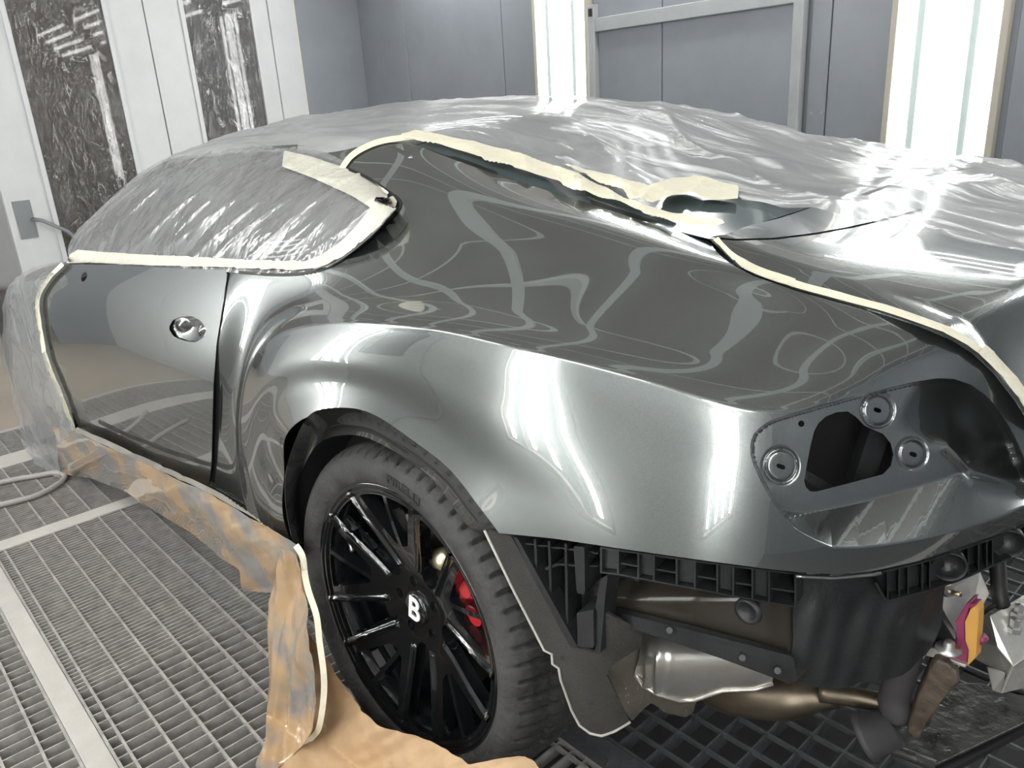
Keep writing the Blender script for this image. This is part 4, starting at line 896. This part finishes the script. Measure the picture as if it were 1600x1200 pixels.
MB().tube(curve([aty(1420, 1000, -.55), aty(1408, 1050, -.54), aty(1400, 1095, -.53), aty(1412, 1128, -.53)], 16), [.024] * 10 + [.026, .028, .028, .027, .024, .015], 18).build('rubber_hanger', M['rubber_grey'], car, True)
b = MB(); p0, p1 = aty(1346, 1152, -.56), aty(1398, 1136, -.535); b.tube([p0, p0 + (p1 - p0) * .04, p0 + (p1 - p0) * .2, p0 + (p1 - p0) * .24, p1], [.034, .040, .041, .036, .031], 30); o = b.build('rubber_roller', M['rubber_grey'], car, True)
worn = simple('worn_black_plate', (.035, .034, .033), .36, bump=.5, bscale=35, var=.5, vscale=16)
b = MB(); pl = [atz(u, v, .19) for u, v in ((1380, 1163), (1397, 1147), (1440, 1097), (1490, 1067), (1533, 1067), (1577, 1083), (1640, 1092), (1640, 1112), (1600, 1130), (1467, 1193), (1455, 1196))]
b.prism(pl, (0, 0, -.006)); o = b.build('lower_plate', worn, car); bevel(o, .002)
q0, q1 = atz(1381, 1166, .185), atz(1461, 1196, .185); o = MB().tube([q0, q1], .010, 14).build('rolled_edge', worn, car, True)
q2 = atz(1640, 1114, .16); b = MB(); b.bar(q1 + (0, 0, -.02), q2, .02, .012); b.build('plate_underside', M['matte_black'], car)
am = [aty(u, v, -.56) for u, v in ((1463, 1030), (1482, 1038), (1496, 1052), (1500, 1068), (1470, 1100), (1449, 1132), (1437, 1156), (1428, 1156), (1417, 1143), (1430, 1100), (1452, 1047))]
rust = simple('rusty_bracket', (.075, .055, .04), .6, bump=.6, bscale=40, var=.6, vscale=12)
b = MB(); b.prism(am, (-.01, .03, 0)); o = b.build('hanger_arm', rust, car); bevel(o, .006, 3)
MB().tube([aty(1470, 1052, -.55), aty(1490, 1058, -.55)], .0045, 8).build('arm_stud', M['brass'], car, True)
# underbody and the far side, mostly hidden
MB().box(-3.3, -.30, -.80, .80, .17, .22).build('underbody', M['matte_black'], car); MB().box(-3.2, -1.2, -.6, .6, .22, .58).build('engine_bay', M['matte_black'], car)
bx_, by_ = np.meshgrid(np.linspace(-3.45, -2.2, 30), np.linspace(-.66, .66, 25), indexing='ij'); tb_ = (bx_ + 3.45) / 1.25
bz_ = .44 + .28 * np.sin(tb_ * PI / 2) - .12 * (by_ / .66) ** 4 - .03 * (by_ / .66) ** 2; mesh('bonnet', np.stack([bx_, by_, bz_], -1).reshape(-1, 3), grid_faces(30, 25), M['paint'], car)
for nm, src in (('far_quarter_panel', 'quarter_panel'), ('far_door', 'door')):
    v_, f_ = SKIN[src]; o = mesh(nm, np.asarray(v_) * (1, -1, 1), [list(f)[::-1] for f in f_], M['paint'], car); solid(o, .0012, 1)
for nm, x in (('far_tire', 0), ('far_tire', -2.746), ('front_tire', -2.746)):
    o = bpy.data.objects.new(nm, tire.data); COL.objects.link(o); o.parent = car; o.location = (x, 0, 0)
    if nm == 'far_tire': o.rotation_euler = (0, 0, PI); o.location = (x, 0, 0)
    else: o.location = (x, .05, 0)
# ================================================================== masking: film, tape and paper lying on the car
def top(o, label, cat, group=None): o.rotation_euler = (0, 0, PSI); return tag(o, label, cat, group)
def msurf(name, V_, Fc, mat, thick=.0006):
    o = surf(name, V_, Fc, mat, None, 0); o.parent = None
    if thick: solid(o, thick)
    return o
def ridged(X, sc, seed, oct=2): return 1 - np.minimum(1, np.abs(fbm(X, sc, oct, seed)) * 2.2)
def crease(q, n, seed, f0=.5, f1=1.4):              # straight folds: sum of triangle waves in random directions, gently bent
    rg = np.random.RandomState(seed); h = np.zeros(len(q)); wq = fbm(np.concatenate([q[:, :2], q[:, :1] * 0], 1), .5, 2, seed) * .25
    for _ in range(n):
        a = rg.uniform(0, PI); f = rg.uniform(f0, f1); p_ = (q[:, 0] * math.cos(a) + q[:, 1] * math.sin(a)) * f + wq + rg.uniform(0, 1); h += np.abs(p_ % 1 - .5) * 2 * rg.uniform(.4, 1) / f
    return h / n
# --- film over roof, rear window and boot
fx, fy = 260, 130
XX, YY = np.meshgrid(np.linspace(-2.38, 1.02, fx), np.linspace(-.74, .98, fy), indexing='ij')
H = np.full(XX.shape, np.nan)
for i in range(fx):
    for j in range(fy):
        o_ = Vector((XX[i, j], YY[i, j], 3)); d_ = Vector((0, 0, -1)); zz = [r[0].z for r in (CT.ray_cast(o_, d_), TT.ray_cast(o_, d_)) if r[0] is not None]
        if zz: H[i, j] = max(zz)
for i in range(fx):
    okj = np.where(~np.isnan(H[i]))[0]
    if len(okj):
        a, b_ = okj[0], okj[-1]
        for j in range(a): H[i, j] = H[i, a] - 1.1 * (YY[i, a] - YY[i, j])
        for j in range(b_ + 1, fy): H[i, j] = H[i, b_] - 1.0 * (YY[i, j] - YY[i, b_])
        m_ = np.isnan(H[i]); H[i, m_] = np.interp(YY[i, m_], YY[i, ~m_], H[i, ~m_])
rows = np.where(~np.isnan(H[:, fy // 2]))[0]
for i in range(fx):
    if np.isnan(H[i, fy // 2]): H[i] = H[rows[np.argmin(np.abs(rows - i))]] - .02
for _ in range(10):
    Hp = np.pad(H, 1, mode='edge'); H = np.maximum(H, .5 * H + .125 * (Hp[:-2, 1:-1] + Hp[2:, 1:-1] + Hp[1:-1, :-2] + Hp[1:-1, 2:]))
FP = np.stack([XX, YY, H + .006], -1).reshape(-1, 3)
wp_ = fbm(FP, 1.3, 2, 40) * .12
rel = np.stack([FP[:, 0] * .55, (FP[:, 1] + wp_) * 5.0, FP[:, 0] * 0], 1)
rel2 = np.stack([(FP[:, 0] * .8 + FP[:, 1] * .9 + wp_) * 3.2, (FP[:, 1] - FP[:, 0] * .6) * .8, FP[:, 0] * 0], 1)
rear = sm((FP[:, 0] + .25) / .3)
wr_ = .010 * ridged(rel, 1.0, 1, 1) ** 5 + .006 * ridged(rel, 2.3, 2, 1) ** 4 + rear * (.012 * ridged(rel2, .9, 3, 1) ** 7 + .006 * ridged(rel2, 2.2, 4, 1) ** 5) + .0015 * ridged(FP, 6, 5, 1) ** 4
roll = np.exp(-((FP[:, 0] - .60 - .2 * (FP[:, 1] + .4)) / .05) ** 2) * .012 * (FP[:, 1] < .2)
FP[:, 2] += wr_ + roll
FEDGE = [(100, 425), (118, 408), (140, 370), (165, 335), (217, 285), (250, 264), (297, 247), (385, 240), (441, 246), (480, 255), (530, 265), (545, 250), (560, 238), (600, 224), (640, 214), (700, 226), (760, 236), (820, 249), (870, 262), (930, 276), (975, 290), (1010, 300), (1040, 288), (1080, 283), (1150, 290), (1156, 312), (1190, 315), (1224, 325), (1272, 324), (1337, 341), (1368, 347), (1425, 346), (1504, 376), (1600, 392), (1800, 440)]
fpx = pix(FP); gF = np.where(FP[:, 1] > 0, 50., sdf(fpx, FEDGE + [(2400, 440), (2400, -600), (-400, -600), (-400, 425)]))
v_, f_ = clip(FP, grid_faces(fx, fy), gF)
top(msurf('roof_film', v_, f_, 'film_roof', 0), 'crinkled clear plastic film draped over the roof and rear window', 'plastic film')
FT = bvh(FP, grid_faces(fx, fy))
# --- film over the side window
n, k = 220, 90; A_, B_ = curve(zb, n), curve(zt, n); t = np.linspace(-.02, 1.06, k)[None, :, None]
SG = A_[:, None] * (1 - t) + B_[:, None] * t + np.array([0, -.03, .012]) * (4 * t * (1 - t)); SP = SG.reshape(-1, 3)
dg_ = np.stack([(SP[:, 0] - SP[:, 2] * 1.3) * 5, SP[:, 1] * .5, (SP[:, 0] + SP[:, 2]) * .6], 1)
SP = SP + np.array([0, -1, .4]) * (.004 + .006 * ridged(dg_, 1.6, 5, 1) ** 4 + .0015 * ridged(dg_, 5, 6, 1) ** 3)[:, None]
top(msurf('window_film', SP, grid_faces(n, k), 'film', 0), 'clear plastic film with diagonal creases over the side windows', 'plastic film')
ST = bvh(SP, grid_faces(n, k))
# --- front wing under its film wrap
WING = [(110, 404), (85, 410), (55, 418), (30, 432), (14, 455), (6, 485), (5, 520), (12, 570), (24, 625), (33, 660), (38, 692), (55, 712), (72, 728), (92, 744), (100, 742), (96, 705), (100, 690), (124, 672), (110, 637), (96, 600), (79, 558), (71, 517), (68, 495), (66, 471), (72, 453), (88, 432), (108, 414)]
def yw(U, Vv): return -.955 + .20 * np.clip((26 - U + .05 * np.abs(Vv - 500)) / 26, 0, 1) ** 2 + .10 * np.clip((450 - Vv) / 45, 0, 1) ** 2
def clampz(z0):
    def f(U, Vv, P):
        d = np.zeros_like(P)
        for i in range(len(P)):
            if P[i, 2] < z0: d[i] = atz(U[i], Vv[i], z0) - P[i]
        return d
    return f
def wingwob(U, Vv, P):
    d = clampz(.015)(U, Vv, P); q = np.stack([U / 60, Vv / 160, U * 0], 1); return d + np.array([.3, -1, 0]) * (.010 + .018 * ridged(q, 1.3, 8) ** 2 + .008 * ridged(q, 4, 9) ** 2)[:, None]
psheet('front_wing', [(p[0] + (3 if p[0] < 60 else 0), p[1] + (3 if p[1] < 440 else 0)) for p in WING[:12]] + [(60, 690), (118, 668)] + WING[18:], lambda U, Vv: yw(U, Vv) + .02, 'paint', 5, .002)
o = psheet('wing_film', WING, yw, 'film', 3.5, 0, None, wob=wingwob); top(o, 'cloudy plastic film wrapped around the front wing, ahead of the door', 'plastic film')
o.data.materials.clear(); o.data.materials.append(film('wing_wrap_film', .36, .15, 4, .25, stretch=(1, 1, .35), wm=.05, col=.7))
# --- tapes
def tape(poly, tree, label, res=2.0, off=.0012, crum=.0, tree2=None, mat='tape', name='tape_strip'):
    U, Vv, Fc = sample(poly, res); P = np.zeros((len(U), 3)); N = np.zeros_like(P); ok = np.ones(len(U), bool)
    for i in range(len(U)):
        p, n_ = hit(tree, U[i], Vv[i])
        if p is None and tree2 is not None: p, n_ = hit(tree2, U[i], Vv[i])
        if p is None: ok[i] = False
        else: P[i], N[i] = p, n_
    c_ = off + (crum * (ridged(np.stack([U * .5, Vv * 1.0, U * 0], 1), .03, 4, 1) ** 2) if crum else 0)
    P = P + N * (c_[:, None] if np.ndim(c_) else c_)
    v_, f_ = clip(P, [f for f in Fc if ok[f].all()], sdf(np.stack([U, Vv], 1), poly))
    o = msurf(name, v_, f_, mat, .0003); return top(o, label, 'masking tape', 'masking tape strips')
tape([(106, 412), (112, 398), (124, 391), (160, 394), (220, 398), (300, 402), (355, 405), (420, 408), (440, 409), (440, 421), (400, 421), (355, 418), (300, 417), (230, 415), (150, 411)], ST, 'cream masking tape along the belt line above the door', 2, .004, .002, DT, 'tape_dull')
tape([(436, 409), (480, 408), (505, 399), (535, 378), (562, 350), (583, 325), (592, 322), (616, 308), (623, 318), (618, 330), (590, 360), (562, 384), (538, 401), (515, 413), (488, 421), (436, 423)], ST, 'cream masking tape curving under the small rear side window', 2, .004, .003, QT, 'tape_dull')
tape([(445, 237), (470, 243), (533, 262), (580, 283), (610, 303), (600, 318), (585, 328), (540, 303), (500, 285), (442, 262)], ST, 'pale masking tape crossing above the small rear side window', 2, .004, .003, QT, 'tape_dull')
tape(band(smoothline([(524, 289), (533, 270), (545, 252), (560, 239), (580, 229), (602, 222), (648, 216)], 30), -5, 4), QT, 'narrow masking tape arc between window and roof', 1.6, .003, .001, CT)
tape([(628, 216), (650, 209), (700, 219), (760, 231), (830, 250), (885, 270), (925, 290), (960, 308), (1010, 326), (1060, 341), (1100, 347), (1128, 348), (1136, 353), (1122, 358), (1098, 356), (1060, 353), (1000, 333), (940, 313), (880, 292), (800, 266), (740, 247), (690, 231), (655, 223)], FT, 'long crumpled cream masking tape beside the rear window edge', 2.2, .006, .004, CT)
tape([(880, 262), (930, 272), (980, 287), (1015, 298), (1050, 286), (1085, 281), (1120, 287), (1154, 294), (1152, 317), (1110, 316), (1075, 307), (1050, 309), (1020, 320), (985, 316), (975, 300), (940, 292)], FT, 'loose folded masking tape end on the rear window film', 2.2, .005, .006, CT)
gl_ = smoothline(GAP[:15], 90)
cut_ = lambda a, b_: gl_[a:b_]
tape(band(cut_(2, 26), -3, -16), TT, 'masking tape piece at the front corner of the boot lid', 2, .0015, .002)
tape(band(cut_(20, 66), -3, -14), TT, 'long straight masking tape along the boot lid edge', 2, .0025, .001)
tape(band(cut_(62, 78), -2, -20), TT, 'wide masking tape piece at the boot lid rear corner', 2, .0035, .002)
tape(band(cut_(74, 90), -2, -22), TT, 'masking tape running down beside the tail lamp opening', 2, .0045, .002)
dl = smoothline(DOORF, 50)
o = tape(band(dl, -2, 4.5), DT, 'thin cream tape line along the front edge of the door', 1.6, .012, .002)
tape(band(smoothline([(121, 669), (160, 687), (230, 719), (329, 765), (400, 804), (470, 848)], 50), -3, 5), bvh(np.array([p + (0, -.052, z) for p in curve(st, 30) for z in (.06, -.14)]), grid_faces(30, 2)), 'shiny clear tape along the foot of the door and sill', 2, .002, .004, None, 'foil')
# --- paper over the sill
SILLP = [(88, 664), (100, 668), (122, 673), (160, 690), (230, 722), (329, 768), (400, 808), (450, 838), (478, 852), (479, 872), (466, 884), (447, 905), (434, 924), (386, 922), (381, 890), (345, 862), (300, 830), (250, 798), (200, 768), (150, 746), (118, 742), (98, 735)]
tpv = lambda u: np.interp(u, [88, 122, 160, 230, 329, 400, 478], [664, 673, 690, 722, 768, 808, 852]); btv = lambda u: np.interp(u, [88, 118, 150, 200, 250, 300, 345, 381, 434, 478], [735, 742, 746, 768, 798, 830, 862, 921, 924, 872])
def ysill(U, Vv): f = np.clip((Vv - tpv(U)) / (btv(U) - tpv(U)), 0, 1); return -.962 - .012 * np.sin(f * PI) + .03 * f
def swob(U, Vv, P):
    q = np.stack([U / 90 - Vv / 200, Vv / 40 + U / 140, U * 0], 1); return clampz(.02)(U, Vv, P) + np.array([.1, -1, .2]) * (.025 * crease(q, 5, 11) + .014 * crease(q, 5, 12, 2, 4))[:, None]
o = psheet('sill_paper', SILLP, ysill, 'kraft', 3.5, .0006, None, wob=swob); top(o, 'brown masking paper under shiny film hanging from the sill', 'masking paper')
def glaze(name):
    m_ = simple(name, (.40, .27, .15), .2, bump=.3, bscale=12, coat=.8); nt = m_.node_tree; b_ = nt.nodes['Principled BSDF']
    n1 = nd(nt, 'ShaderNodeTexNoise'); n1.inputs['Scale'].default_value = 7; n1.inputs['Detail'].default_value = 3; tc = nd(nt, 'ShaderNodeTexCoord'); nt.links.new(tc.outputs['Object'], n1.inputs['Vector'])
    r = nd(nt, 'ShaderNodeValToRGB'); r.color_ramp.elements[0].position = .42; r.color_ramp.elements[0].color = (.42, .28, .15, 1); r.color_ramp.elements[1].position = .56; r.color_ramp.elements[1].color = (.22, .215, .205, 1)  # grey patches paint the film's silvery reflections over the brown
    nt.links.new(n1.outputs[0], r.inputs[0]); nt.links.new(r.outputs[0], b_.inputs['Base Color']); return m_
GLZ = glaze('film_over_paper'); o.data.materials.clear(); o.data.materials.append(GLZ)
# --- paper around the wheel
KP = [(474, 868), (484, 880), (492, 908), (500, 950), (508, 985), (522, 1018), (540, 1048), (560, 1078), (585, 1105), (615, 1124), (660, 1140), (700, 1155), (725, 1168), (751, 1184), (790, 1176), (838, 1171), (860, 1180), (884, 1192), (930, 1225), (900, 1300), (400, 1300), (425, 1190), (462, 1185), (500, 1130), (506, 1060), (490, 960), (472, 900)]
def yk(U, Vv): return -.972 - .05 * np.clip((Vv - 1080) / 150, 0, 1) - .05 * np.clip((U - 700) / 150, 0, 1) * np.clip((Vv - 1150) / 60, 0, 1)
def kwob(U, Vv, P):
    q = np.stack([U / 100 + Vv / 260, Vv / 100 - U / 300, U * 0], 1); a = crease(q, 5, 21); c_ = crease(q, 7, 22, 1.5, 5)
    return clampz(.008)(U, Vv, P) + np.array([.3, -.8, .5]) * (.085 * a + .075 * c_)[:, None]
o = psheet('wheel_paper', KP, yk, 'kraft', 3.5, .0005, None, wob=kwob); top(o, 'crumpled brown kraft paper bunched around the foot of the rear wheel', 'masking paper')
FL = [(452, 872), (458, 850), (470, 853), (480, 862), (484, 884), (478, 872), (482, 905), (495, 950), (500, 985), (498, 1010), (505, 1045), (506, 1085), (500, 1130), (485, 1155), (462, 1178), (438, 1196), (420, 1204), (419, 1180), (436, 1135), (436, 1100), (432, 1040), (431, 985), (429, 940), (440, 905)]
FL = [p for i, p in enumerate(FL) if i not in (5,)]
def flwob(U, Vv, P):
    q = np.stack([U / 34, Vv / 120 + U / 90, U * 0], 1); return clampz(.03)(U, Vv, P) + np.array([.4, -.8, .3]) * (.055 * crease(q, 5, 31, .5, 1.2) + .05 * crease(q, 6, 33, 1.5, 4))[:, None]
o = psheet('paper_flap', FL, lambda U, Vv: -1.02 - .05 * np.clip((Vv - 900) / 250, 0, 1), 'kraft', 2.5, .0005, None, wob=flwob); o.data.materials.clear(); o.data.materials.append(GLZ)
top(o, 'shiny film-covered paper flap standing in front of the rear wheel', 'masking paper')
fe = [(462, 852), (472, 868), (476, 895), (484, 930), (494, 960), (499, 1000), (505, 1045), (506, 1085), (500, 1130), (485, 1155), (462, 1178), (438, 1196)]
pts_ = curve([aty(u, v, -1.04 - .05 * min(1, max(0, (v - 900) / 250))) if aty(u, v, -1.05)[2] > .03 else atz(u, v, .035) for u, v in fe], 50)
tg = np.gradient(pts_, axis=0); sd = np.cross(tg, CC - pts_); sd /= np.linalg.norm(sd, axis=1)[:, None]
Gd = np.stack([pts_ - sd * .006, pts_ + sd * .006], 1); o = msurf('tape_strip', Gd.reshape(-1, 3), grid_faces(50, 2), 'tape', .0004); top(o, 'cream tape hem along the edge of the shiny paper flap', 'masking tape', 'masking tape strips')
# --- white car outside, seen past the door edge
wc = empty('parked_car', (XF - 1.3, -1.25, 0)); tag(wc, 'white car parked beyond the open booth door at the left edge', 'car')
secp = [(-.9, .30), (-.9, .62), (-.82, .82), (-.5, .92), (.0, .95), (.2, 1.30), (.9, 1.38), (.9, .28)]
b = MB().prism([(-.35, x, z) for x, z in secp], (.7, 0, 0)); o = b.build('body', M['white'], wc); bevel(o, .06, 3); o.data.shade_smooth()
v_, f_ = revolve([(.0, -.02), (.20, -.03), (.24, -.05), (.33, -.05), (.345, 0), (.345, .2)], 40); mesh('wheel', np.stack([.36 - v_[:, 1] * -1 - .02, v_[:, 0] - .25, v_[:, 2] + .345], 1), f_, M['rubber'], wc)
